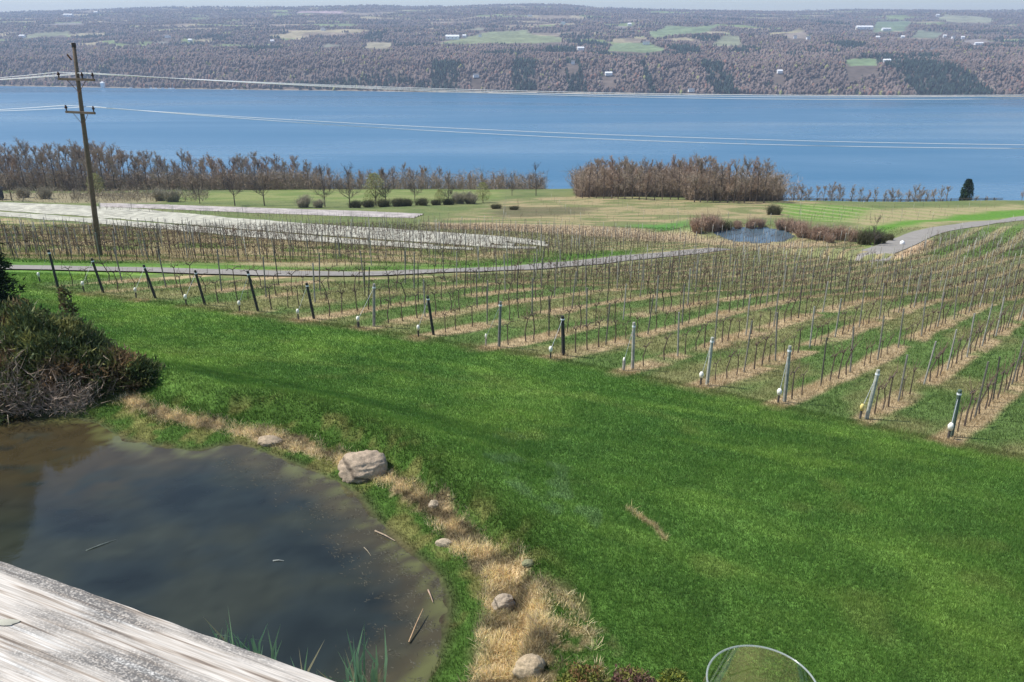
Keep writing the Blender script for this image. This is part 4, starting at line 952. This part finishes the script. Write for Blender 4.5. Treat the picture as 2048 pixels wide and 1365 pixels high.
V_, F_, C_ = tris_twigs(segs, cs, wd); mesh_np('twig', V_, F_, M_twig, C_, False, te); tag(te, 'tangle of brown leafless twigs hanging over the pond below the juniper', 'bush')
ce = leafy('dwarf_conifer', 1.3, .9, 9000, [(.035, .05, .018), (.06, .065, .02), (.09, .06, .025)], .09, M_leaf, True, .5, base=.0)
q2 = near_at(75, 715); ce.location = (q2.x, q2.y, q2.z + .3); ce.scale = (.95, .95, 1.0); tag(ce, 'small pointed dwarf conifer rising behind the juniper thicket', 'tree')
ye = leafy('young_cedar', 1.9, .8, 520, [(.12, .15, .06), (.16, .18, .07), (.17, .13, .07)], .13, M_leaf, True, 1.4, base=.1)
q2 = near_at(150, 690); ye.location = q2; ye.scale = (.9, .9, 1.0); tag(ye, 'thin wispy young cedar sticking up behind the juniper thicket', 'tree')
# tall evergreen at the left edge, mostly outside the view
q3 = Vector((-16.0, 21.2, h1(-16.0, 21.2))); ev = empty('evergreen_tree', q3); bl2 = []
for k in range(10):
    z = .5 + k * .68; rx = 2.35 * (1 - (k / 10.5) ** 2); bl2.append((random.uniform(-.15, .15), random.uniform(-.15, .15), z, rx * .78, .75))
bush_mesh('crown', bl2, 20000, [(.02, .034, .018), (.03, .05, .022), (.042, .06, .026), (.024, .04, .02)], .16, M_leaf, ev, .1)
b = MB(); b.tube([(0, 0, -.3), (0, 0, 3), (0, 0, 6.5)], [.2, .13, .03], 8, (.12, .09, .07)); b.build('trunk', M_post, ev)
tag(ev, 'tall dark evergreen cut by the left edge, standing behind the juniper', 'tree')

# ------------------------------------------------------------------ stones
def stone(px, py, w, hr, label, col, seed, dr=.8, dark=False, rz=0.):
    import bmesh
    q_ = near_at(px, py); d = project(*q_)[2]; R = w / F * d / 2
    bm = bmesh.new(); bmesh.ops.create_icosphere(bm, subdivisions=5, radius=1.)
    co = np.array([v.co[:] for v in bm.verts]); 
    nn = (fbm(co[:, 0] * 1.1 + seed * 3, co[:, 1] * 1.1 + co[:, 2] * .9, seed) - .5) * .55 + (fbm(co[:, 0] * 5 + seed, co[:, 2] * 5 + co[:, 1] * 4, seed + 4) - .5) * .13 + (fbm(co[:, 0] * 16 + seed, co[:, 2] * 16 + co[:, 1] * 13, seed + 4) - .5) * .06
    p = co * (1 + nn)[:, None]
    # facet the stone with a few planes
    rs = np.random.default_rng(seed)
    for k in range(7):
        pl = rs.normal(size=3); pl[2] = abs(pl[2]) * .6; pl /= np.linalg.norm(pl); dd = p @ pl; ov = np.maximum(0, dd - .88); p = p - pl[None] * (ov * .6)[:, None]
    p = p * np.array([R, R * dr, R * hr]); cr, sr = math.cos(rz), math.sin(rz); p[:, :2] = np.stack([p[:, 0] * cr - p[:, 1] * sr, p[:, 0] * sr + p[:, 1] * cr], 1)
    for v, c in zip(bm.verts, p): v.co = c
    me = bpy.data.meshes.new('boulder' if w > 90 else 'stone'); bm.to_mesh(me); bm.free()
    for f in me.polygons: f.use_smooth = True
    c = np.ones((len(me.vertices), 4), np.float32); c[:, :3] = np.array(col)[None] * (.8 + .4 * fbm(p[:, 0] / R * 6, p[:, 2] / R * 6 + p[:, 1] / R * 5, 8))[:, None]
    cr_ = np.abs(p[:, 0] / R * .5 + p[:, 2] / R * .9 + .1 * np.sin(p[:, 1] / R * 5) - .05)
    if dark: c[:, :3] *= (.35 + .65 * sst(.02, .09, cr_))[:, None]
    me.color_attributes.new('Col', 'FLOAT_COLOR', 'POINT').data.foreach_set('color', c.ravel()); me.materials.append(M_stone)
    o = bpy.data.objects.new(me.name, me); COL.objects.link(o); o.location = (q_.x, q_.y, q_.z + R * hr * .24); tag(o, label, 'boulder' if w > 90 else 'stone'); return o
M_stone = mat('stone', attr=True, rough=.85, var=.22, scale=14, var2=(70, .22), bump=.012, bscale=28, spec=.25)
stone(727, 945, 106, .68, 'big rounded tan grey boulder on the pond bank', (.40, .31, .22), 3, .75, True, .25)
stone(1007, 1212, 54, .75, 'tilted grey stone among the dry grass right of the water', (.36, .29, .21), 12, .7, True, .5)
stone(888, 1088, 34, .5, 'flat pale stone in the middle of the dry bank', (.44, .36, .25), 17, .6)
stone(868, 1012, 26, .7, 'small stone at the upper end of the dry bank, right of the boulder', (.38, .31, .22), 25, .8)
stone(1060, 1340, 66, .75, 'rounded tan stone at the bottom of the view on the bank', (.40, .31, .20), 31, .8)
stone(1056, 1128, 26, .6, 'small greenish stone at the lawn edge of the dry bank', (.22, .22, .12), 41, .8)
stone(540, 885, 50, .4, 'low earthy stone in the dry lip left of the boulder', (.36, .28, .19), 51, .7)

# ------------------------------------------------------------------ grass
def blades(x, y, hgt, wid, col, name, label, cat, lean=.45, m=None):
    n = len(x); z = H(x, y); a = RNG.random(n) * 2 * math.pi; la = RNG.random(n) * 2 * math.pi; ln = lean * hgt * RNG.random(n) ** .7 * 1.3
    dx, dy = np.cos(a) * wid / 2, np.sin(a) * wid / 2
    b0 = np.stack([x - dx, y - dy, z - .01], 1); b1 = np.stack([x + dx, y + dy, z - .01], 1); t = np.stack([x + np.cos(la) * ln, y + np.sin(la) * ln, z + hgt * np.sqrt(np.clip(1 - (ln / hgt) ** 2 * .5, .1, 1))], 1)
    V = np.stack([b0, b1, t], 1).reshape(-1, 3)
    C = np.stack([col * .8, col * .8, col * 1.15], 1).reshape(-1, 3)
    return tag(mesh_np(name, V, np.arange(3 * n).reshape(-1, 3), m or M_grass, C), label, cat, kind='stuff')
def scatter(n, y0, y1, amax=.74, pad=1.5):
    y = y0 * np.exp(RNG.random(n) * math.log(y1 / y0)); x = (RNG.random(n) * 2 - 1) * (amax * y + pad); return x, y
x, y = scatter(1750000, 7.6, 36, .86, 2.5); sd = sdist(POND_POLY, x, y); ok = sd > .12
x, y, sd = x[ok], y[ok], sd[ok]
nn = x * RN[0] + y * RN[1]; ss = x * RD[0] + y * RD[1]; lawn = ss < s_edge(nn) - .4
x, y, sd = x[lawn], y[lawn], sd[lawn]
xx, yy, _ = project(x, y, H(x, y)); ok = (xx > -120) & (xx < 2420) & (yy < 1520); ok &= ~((sd < .8) & (RNG.random(len(x)) < .55)); x, y, sd = x[ok], y[ok], sd[ok]
tuft = fbm(x / .22, y / .22, 700, 2); clump = fbm(x / 1.3, y / 1.3, 710, 2)
hgt = (.030 + .045 * tuft ** 1.5 + .02 * clump) * (1 + .010 * y) * (.6 + .8 * RNG.random(len(x)))
col = ground_color(x, y) * (.70 + .6 * tuft)[:, None] * (.78 + .44 * RNG.random((len(x), 1))) * np.array([1.05, 1.05, 1.0])
pale = RNG.random(len(x)) < .05; col[pale] = col[pale] * .6 + np.array([.12, .13, .05])
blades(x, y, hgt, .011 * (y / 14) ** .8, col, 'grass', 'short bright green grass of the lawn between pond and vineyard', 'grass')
print('blades', len(x))
# dry grass on the bank
x, y = scatter(900000, 7.6, 20); sd = sdist(POND_POLY, x, y); ld = pdist(LIP, x, y); sp = sdist(SPREAD, x, y)
den = (1 - sst(.06, .40 , ld - .25 * sst(13, 9, y) + .3 * (fbm(x / .4, y / .4, 222) - .5))) + .45 * (1 - sst(-.3, .2, sp)) * sst(.5, .66, fbm(x / .3, y / .3, 61)); tk = pdist(STREAK, x, y) + .09 * (fbm(x / .3, y / .3, 91) - .3); den += (1 - sst(.0, .12, tk)) * .9
ok = (sd > .25) & (RNG.random(len(x)) < den * .8); x, y = x[ok], y[ok]
col = np.array([.70, .58, .33])[None] * (.45 + .85 * RNG.random((len(x), 1))) * np.stack([np.ones(len(x)), .92 + .16 * RNG.random(len(x)), .8 + .4 * RNG.random(len(x))], 1)
tf = fbm(x / .16, y / .16, 801, 2); cl_ = fbm(x / .35, y / .35, 812, 2); col = col * (.45 + 1.0 * sst(.3, .65, cl_))[:, None]; kp = RNG.random(len(x)) < sst(.22, .42, cl_) + .25; x, y, col, tf = x[kp], y[kp], col[kp], tf[kp]
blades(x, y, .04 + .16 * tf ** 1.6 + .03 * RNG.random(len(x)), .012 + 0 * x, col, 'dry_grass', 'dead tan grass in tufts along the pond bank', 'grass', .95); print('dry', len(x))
# rough growth among the vines and in the fields
x, y = scatter(520000, 17, 125, .72, 1); nn = x * RN[0] + y * RN[1]; ss = x * RD[0] + y * RD[1]
c = ground_color(x, y); dr = pdist(ROAD_A, x, y); ok = (ss > s_edge(nn) - .8) | (y > 58); ok &= dr > 2.6; x, y, c = x[ok], y[ok], c[ok]
pz = fbm(x / .6, y / .6, 900, 2)
col = c * (.6 + .8 * pz)[:, None] * (.65 + .7 * RNG.random((len(x), 1)))
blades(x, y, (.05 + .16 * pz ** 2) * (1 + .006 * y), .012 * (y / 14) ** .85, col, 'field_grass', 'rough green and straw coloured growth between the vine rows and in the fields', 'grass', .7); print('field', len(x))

# ------------------------------------------------------------------ reeds, floating stems, low shrubs at the bottom
def reed_clump(px0, px1, py0, py1, n, label, hmax):
    P_ = []; 
    for _ in range(n):
        px, py = random.uniform(px0, px1), random.uniform(py0, py1); r_ = rays(px, py); P_.append(Vector(r_ * (POND / r_[2])))
    c0 = P_[0]; e = empty('reed_clump', c0); b = MB()
    for p in P_:
        h = random.uniform(.35, 1) * hmax; l = Vector((random.gauss(0, .16), random.gauss(0, .12), 1)); w = random.uniform(.014, .026); g_ = random.uniform(.7, 1.3); p = p - c0
        a = random.uniform(-.5, .5); sx_ = Vector((math.cos(a), math.sin(a), 0)) * w; col = (.24 * g_, .38 * g_, .20 * g_) if random.random() < .85 else (.40, .34, .2)
        m1 = p + l * h * .5; m2 = p + l * h + Vector((random.gauss(0, .10) * h, 0, -.03))
        if random.random() < .12: m2 = m1 + Vector((random.choice((-1, 1)) * h * .35, 0, -h * .08))
        b.add([p - sx_ - Vector((0, 0, .3)), p + sx_ - Vector((0, 0, .3)), m1 + sx_ * .8, m1 - sx_ * .8, m2], [(0, 1, 2, 3), (3, 2, 4)], col)
    b.build('leaf', M_leaf, e); tag(e, label, 'reeds', 'reed clumps in the pond')
reed_clump(440, 545, 1330, 1400, 60, 'sword leaved reed clump in the pond, the left and densest one', 1.15)
reed_clump(600, 700, 1400, 1450, 26, 'sparse reed clump in the pond, in the middle', 1.2)
reed_clump(690, 770, 1370, 1440, 38, 'reed clump in the pond nearest the green bank', 1.2)
def stem(x0, y0, x1, y1, r, col, lab, dz=.03, dz1=None):
    a = Vector(rays(x0, y0)); a = a * ((POND + dz) / a.z); c = Vector(rays(x1, y1)); c = c * ((POND + (dz if dz1 is None else dz1)) / c.z); b = MB()
    d = c - a; b.tube([Vector((0, 0, 0)), d * .5 + Vector((0, 0, .015)), d], [r, r * .8, r * .4], 5, col); o = b.build('dead_reed_stem', M_post); o.location = a; tag(o, lab, 'reed stem', 'dead reed stems by the pond'); return o
stem(750, 1062, 790, 1082, .014, (.42, .32, .22), 'pale broken reed stem lying at the pond edge')
stem(818, 1285, 846, 1218, .014, (.45, .30, .17), 'orange brown reed stem leaning at the pond edge, the longest', .03, .12)
stem(856, 1180, 866, 1205, .012, (.40, .28, .2), 'short reed stem at the muddy rim above the leaning one')
stem(172, 1102, 232, 1080, .010, (.25, .27, .22), 'pale floating reed stem in the left half of the pond', .008)
stem(546, 1122, 568, 1122, .012, (.33, .34, .30), 'very short floating stem in the middle of the pond', .008)
stem(728, 1095, 742, 1112, .007, (.33, .28, .2), 'thin stem floating near the broken reed stem', .008)
# weeds just under / at the water surface along the far rim
xw, yw = scatter(260000, 8, 19); sdw = sdist(POND_POLY, xw, yw); dn = (1 - sst(.05, 1.5, -sdw)) * sst(.42, .62, fbm(xw / .35, yw / .18, 333)) * .5
ok = (sdw < .1) & (RNG.random(len(xw)) < dn) & ~((xw < -6.2)); xw, yw = xw[ok], yw[ok]; n = len(xw); a = RNG.random(n) * 6.28; l = .03 + .05 * RNG.random(n)
V = np.stack([np.stack([xw, yw, np.full(n, POND + .004)], 1), np.stack([xw + .01, yw + .012, np.full(n, POND + .006)], 1), np.stack([xw + np.cos(a) * l, yw + np.sin(a) * l, np.full(n, POND + .012)], 1)], 1).reshape(-1, 3)
C = np.array([.085, .08, .06])[None] * (.5 + 1. * RNG.random((n, 1))); tag(mesh_np('pond_weed', V, np.arange(3 * n).reshape(-1, 3), M_twig, np.repeat(C, 3, 0)), 'brownish weed floating along the rim of the near pond', 'pond weed', kind='stuff')
for px, py, w, h, cols, lab in [(1165, 1395, 1.0, .34, [(.24, .25, .05), (.16, .17, .04), (.2, .12, .05)], 'yellow green heather like shrub at the bottom of the view'), (1262, 1398, .9, .34, [(.16, .08, .07), (.22, .13, .10), (.2, .2, .05)], 'purple brown low shrub at the bottom of the view, left of the glass'),
                            (1345, 1395, .6, .38, [(.26, .28, .05), (.14, .18, .04)], 'yellow green shoots beside the glass')]:
    q_ = near_at(px, py); o = leafy('low_shrub', h, w, 3000, cols, .045, M_leaf, False, 1.4, base=.0); o.location = q_; tag(o, lab, 'bush', 'low shrubs at the bottom')

# ------------------------------------------------------------------ railing and glass
RZ = -.5
def onz(px, py, z): r_ = Vector(rays(px, py)); return r_ * (z / r_.z)
A = onz(0, 1115, RZ); B = onz(700, 1366, RZ); dr_ = (B - A).normalized(); nr_ = Vector((dr_.y, -dr_.x, 0))   # towards the camera
re_ = empty('deck_railing', A); re_.rotation_euler = (0, 0, math.atan2(dr_.y, dr_.x))
M_wood = bpy.data.materials.new('weathered_wood'); M_wood.use_nodes = True; nt = M_wood.node_tree; N = nt.nodes; L_ = nt.links; bs = N['Principled BSDF']; bs.inputs['Roughness'].default_value = .85; bs.inputs['Specular IOR Level'].default_value = .2
tc = N.new('ShaderNodeTexCoord')
def nz(scale, st, det=6, dist=0., loc=(0, 0, 0)):
    mp = N.new('ShaderNodeMapping'); mp.inputs['Scale'].default_value = st; mp.inputs['Location'].default_value = loc; L_.new(tc.outputs['Object'], mp.inputs['Vector']); n_ = N.new('ShaderNodeTexNoise'); n_.inputs['Scale'].default_value = scale; n_.inputs['Detail'].default_value = det; n_.inputs['Distortion'].default_value = dist; L_.new(mp.outputs[0], n_.inputs['Vector']); return n_.outputs['Fac']
def ramp(src, stops):
    r_ = N.new('ShaderNodeValToRGB'); L_.new(src, r_.inputs[0]); e_ = r_.color_ramp.elements
    while len(e_) < len(stops): e_.new(.5)
    for q_, (p_, c_) in zip(e_, stops): q_.position = p_; q_.color = (*c_, 1) if hasattr(c_, '__len__') else (c_, c_, c_, 1)
    return r_.outputs[0]
def mixc(f, a, b, mode='MIX'):
    m_ = N.new('ShaderNodeMix'); m_.data_type = 'RGBA'; m_.blend_type = mode
    for s_, v_ in ((m_.inputs[0], f), (m_.inputs[6], a), (m_.inputs[7], b)):
        if isinstance(v_, (int, float)): s_.default_value = v_
        elif isinstance(v_, tuple): s_.default_value = (*v_, 1)
        else: L_.new(v_, s_)
    return m_.outputs[2]
grain = nz(42, (.12, 5, 5), 8, .35); fine = nz(200, (.10, 5, 5), 5, .2); blot = nz(9, (.45, 2.2, 1), 6, .5, (3.1, .4, 0)); speck = nz(420, (1, 1.5, 1), 3)
c_ = ramp(grain, [(.32, (.20, .155, .12)), (.40, (.50, .43, .355)), (.49, (.69, .64, .57)), (.56, (.52, .46, .39)), (.66, (.76, .73, .67))])
c_ = mixc(.45, c_, ramp(fine, [(.35, .45), (.6, .92)]), 'MULTIPLY')
g1 = ramp(blot, [(.50, 0.), (.60, 1.)]); g2 = ramp(speck, [(.34, .15), (.54, 1.)]); mm = N.new('ShaderNodeMath'); mm.operation = 'MULTIPLY'; L_.new(g1, mm.inputs[0]); L_.new(g2, mm.inputs[1])
mm2 = N.new('ShaderNodeMath'); mm2.operation = 'MULTIPLY'; mm2.inputs[1].default_value = .85; L_.new(mm.outputs[0], mm2.inputs[0])
c_ = mixc(mm2.outputs[0], c_, (.10, .098, .095))
c_ = mixc(.32, c_, ramp(nz(110, (.12, 5, 5), 6, .2), [(.40, .45), (.52, 1.)]), 'MULTIPLY'); L_.new(c_, bs.inputs['Base Color']); bp = N.new('ShaderNodeBump'); bp.inputs['Distance'].default_value = .0012; bp.inputs['Strength'].default_value = 1; L_.new(grain, bp.inputs['Height']); L_.new(bp.outputs[0], bs.inputs['Normal'])
# cap board: many segments so that the far edge is slightly worn
b = MB(); x0, x1, wv, th = -1.2, 1.9, .145, .038; ns = 500; vs = []; prof_pts = [(.006, -th), (0, -th + .006), (0, -.006), (.0025, -.0015), (.007, 0)] + [(wv * t, 0) for t in (.12, .25, .4, .55, .7, .85)] + [(wv - .007, 0), (wv, -.006), (wv, -th)]
for i_ in range(ns + 1):
    x = x0 + (x1 - x0) * i_ / ns; wob = .0016 * (float(fbm(np.array([x * 9.]), np.array([0.]), 4)[0]) - .5) + .001 * (float(vnoise(np.array([x * 60.]), np.array([0.]), 4)[0]) - .5)
    for (o_, z_) in prof_pts:
        gz = -.0012 * float(fbm(np.array([x * 6.]), np.array([o_ * 420.]), 14, 2)[0]) if z_ == 0 else 0
        vs.append((x, -o_ + (wob if o_ < .01 else 0), z_ + gz))
k = len(prof_pts); fs = [(i_ * k + j, i_ * k + j + 1, (i_ + 1) * k + j + 1, (i_ + 1) * k + j) for i_ in range(ns) for j in range(k - 1)] + [(i_ * k, (i_ + 1) * k, (i_ + 1) * k + k - 1, i_ * k + k - 1) for i_ in range(ns)] + [tuple(range(k)), tuple(range(ns * k + k - 1, ns * k - 1, -1))]
b.add(vs, fs); b.build('rail_cap', M_wood, re_, False)
for x in (-1.1, .9): b = MB(); b.box((x, -.0725, -.56), (.09, .09, 1.04)); b.build('post', M_wood, re_)
b = MB(); b.box((.35, -.0725, -.92), (3.0, .038, .09)); b.build('bottom_rail', M_wood, re_)
for k_ in range(18):
    x = -1.0 + k_ * .11
    b = MB(); b.box((x, -.0725, -.4565), (.035, .03, .835)); b.build('baluster', M_wood, re_)
M_deck = mat('deck_wood', (.42, .36, .30), .85, .2, 6, bump=.001, bscale=60)
bk = Vector((dr_.y, -dr_.x, 0)); df = empty('deck', (A.x, A.y, -1.55)); df.rotation_euler = re_.rotation_euler; df['kind'] = 'structure'
for k_ in range(24): b = MB(); b.box((.35, -.12 - k_ * .145, 0), (5.0, .138, .035)); b.build('plank', M_deck, df)
tag(re_, 'weathered whitish grey wooden deck railing running across the lower left corner', 'railing')
dp = onz(12, 1243, RZ + .0015); b = MB(); b.add([(math.cos(t * .5236) * (.011 + .003 * math.sin(t * 2.1)), math.sin(t * .5236) * .0045, .0) for t in range(12)] + [(math.cos(t * .5236) * .007, math.sin(t * .5236) * .003, .0012) for t in range(12)], [tuple(range(12, 24))] + [(t, (t + 1) % 12, 12 + (t + 1) % 12, 12 + t) for t in range(12)]); o = b.build('bird_dropping', M_cover, None, True); o.location = dp; o.location.z = RZ + .0005; tag(o, 'small white spot stuck on the railing at the left edge', 'dropping')
# glass
gm = bpy.data.materials.new('clear_glass'); gm.use_nodes = True; gb = gm.node_tree.nodes['Principled BSDF']; gb.inputs['Transmission Weight'].default_value = 1; gb.inputs['Roughness'].default_value = .0; gb.inputs['IOR'].default_value = 1.48; gb.inputs['Base Color'].default_value = (.97, .98, .96, 1)
wm = bpy.data.materials.new('white_wine'); wm.use_nodes = True; gb = wm.node_tree.nodes['Principled BSDF']; gb.inputs['Transmission Weight'].default_value = 1; gb.inputs['Roughness'].default_value = 0; gb.inputs['IOR'].default_value = 1.34; gb.inputs['Base Color'].default_value = (.93, .86, .48, 1)
rc = Vector(rays(1525, 1370)) * (.46 / 1600); hg = rc.z - RZ; RR = .0312
ge = empty('wine_glass', (rc.x, rc.y, RZ))
def lathe(prof, n=72):
    b = MB(); vs = []; m_ = len(prof)
    for i_ in range(n):
        t = 2 * math.pi * i_ / n; vs += [(r_ * math.cos(t), r_ * math.sin(t), z_) for r_, z_ in prof]
    fs = [(i_ * m_ + j, ((i_ + 1) % n) * m_ + j, ((i_ + 1) % n) * m_ + j + 1, i_ * m_ + j + 1) for i_ in range(n) for j in range(m_ - 1)]
    b.add(vs, fs); return b
def solid(b, name, m_, par):
    import bmesh
    o_ = b.build(name, m_, par, True); bm = bmesh.new(); bm.from_mesh(o_.data); bmesh.ops.recalc_face_normals(bm, faces=bm.faces)
    if bm.calc_volume(signed=True) < 0: bmesh.ops.reverse_faces(bm, faces=bm.faces)
    bm.to_mesh(o_.data); bm.free(); return o_
bz = .062; Hh = hg - bz
outer = [(0.0005, bz), (.012, bz + .002), (.026, bz + .012), (.034, bz + .03), (.0365, bz + .045), (.0350, bz + Hh * .78), (RR, hg)]
inner = [(RR - .0006, hg), (RR - .0009, hg - .001), (.0341, bz + Hh * .78), (.0357, bz + .045), (.0326, bz + .031), (.025, bz + .015), (.012, bz + .005), (.0005, bz + .004)]
tg = bpy.data.materials.new('thin_glass'); tg.use_nodes = True; N = tg.node_tree.nodes; N.remove(N['Principled BSDF']); tr_ = N.new('ShaderNodeBsdfTransparent'); tr_.inputs[0].default_value = (.93, .93, .86, 1); gl_ = N.new('ShaderNodeBsdfGlossy'); gl_.inputs['Roughness'].default_value = .02
lw_ = N.new('ShaderNodeLayerWeight'); lw_.inputs[0].default_value = .5; pw_ = N.new('ShaderNodeMath'); pw_.operation = 'POWER'; pw_.inputs[1].default_value = 4.5; tg.node_tree.links.new(lw_.outputs['Facing'], pw_.inputs[0])
fz_ = N.new('ShaderNodeMapRange'); fz_.inputs['To Min'].default_value = .26; fz_.inputs['To Max'].default_value = .8; tg.node_tree.links.new(pw_.outputs[0], fz_.inputs['Value']); mx_ = N.new('ShaderNodeMixShader'); LL_ = tg.node_tree.links; LL_.new(fz_.outputs[0], mx_.inputs[0]); LL_.new(tr_.outputs[0], mx_.inputs[1]); LL_.new(gl_.outputs[0], mx_.inputs[2]); LL_.new(mx_.outputs[0], N['Material Output'].inputs['Surface'])
bo = lathe(outer).build('bowl', tg, ge, True)
rb = MB(); rb.tube([(RR * math.cos(t * math.pi / 48), RR * math.sin(t * math.pi / 48), hg) for t in range(97)], .0006, 10, cap=False); rmt = mat('rim_highlight', (.50, .54, .53), .15, 0, spec=1.); rmt.node_tree.nodes['Principled BSDF'].inputs['Alpha'].default_value = .38; rb.build('rim', rmt, bo, True)  # bright highlight of the rim put into a pale, half-clear colour
solid(lathe([(.0005, bz - .0002), (.0045, bz - .001), (.0035, .03), (.0045, .006), (.014, .0038), (.031, .0022), (.0325, .0012), (.031, .0004), (.0005, .0004)]), 'foot', gm, ge)
solid(lathe([(.0005, bz + .0052), (.012, bz + .0062), (.0245, bz + .0162), (.032, bz + .0315), (.0343, bz + .042), (.0005, bz + .042)]), 'wine', wm, ge)
tag(ge, 'clear wine glass with pale wine standing on the railing at the bottom edge', 'glass')

# ------------------------------------------------------------------ haze
hz = MB(); hz.box((0, 3500, (260 - 182) / 2), (16000, 15000, 260 + 182)); ho = hz.build('haze', M_white); tag(ho, 'thin blue air between the viewer and the far hills', 'haze', kind='stuff')
hm = bpy.data.materials.new('haze'); hm.use_nodes = True; N = hm.node_tree.nodes; N.remove(N['Principled BSDF']); pv = N.new('ShaderNodeVolumePrincipled'); hm.node_tree.links.new(pv.outputs[0], N['Material Output'].inputs['Volume'])
pv.inputs['Color'].default_value = (.62, .76, 1.0, 1); pv.inputs['Density'].default_value = 1.35e-4; pv.inputs['Anisotropy'].default_value = .1
ho.data.materials.clear(); ho.data.materials.append(hm)

# ------------------------------------------------------------------ camera, light, sky
cam = bpy.data.cameras.new('camera'); cam.sensor_width = 36; cam.lens = F / 2048 * 36; cam.clip_start = .05; cam.clip_end = 30000
co = bpy.data.objects.new('camera', cam); COL.objects.link(co); co.rotation_euler = (math.pi / 2 - TH, 0, 0); SC.camera = co
sd = Vector((-.80, .10, 1.12)).normalized()      # towards the sun
sl = bpy.data.lights.new('sun', 'SUN'); sl.energy = 4.0; sl.angle = math.radians(.5); sl.color = (1, .955, .88); so = bpy.data.objects.new('sun', sl); COL.objects.link(so); so.rotation_euler = sd.to_track_quat('Z', 'Y').to_euler()
w = bpy.data.worlds.new('World'); SC.world = w; w.use_nodes = True; N = w.node_tree.nodes; sk = N.new('ShaderNodeTexSky'); sk.sky_type = 'NISHITA'; sk.sun_disc = False
sk.sun_elevation = math.asin(sd.z); sk.sun_rotation = math.atan2(sd.x, sd.y); sk.altitude = 200; sk.air_density = 1.0; sk.dust_density = .3; sk.ozone_density = 1.5
w.node_tree.links.new(sk.outputs[0], N['Background'].inputs[0]); N['Background'].inputs[1].default_value = .11
SC.view_settings.view_transform = 'Standard'; SC.view_settings.look = 'None'; SC.view_settings.exposure = .52; SC.view_settings.gamma = 1
SC.cycles.max_bounces = 12; SC.cycles.transmission_bounces = 12; SC.cycles.transparent_max_bounces = 8; SC.cycles.volume_bounces = 0
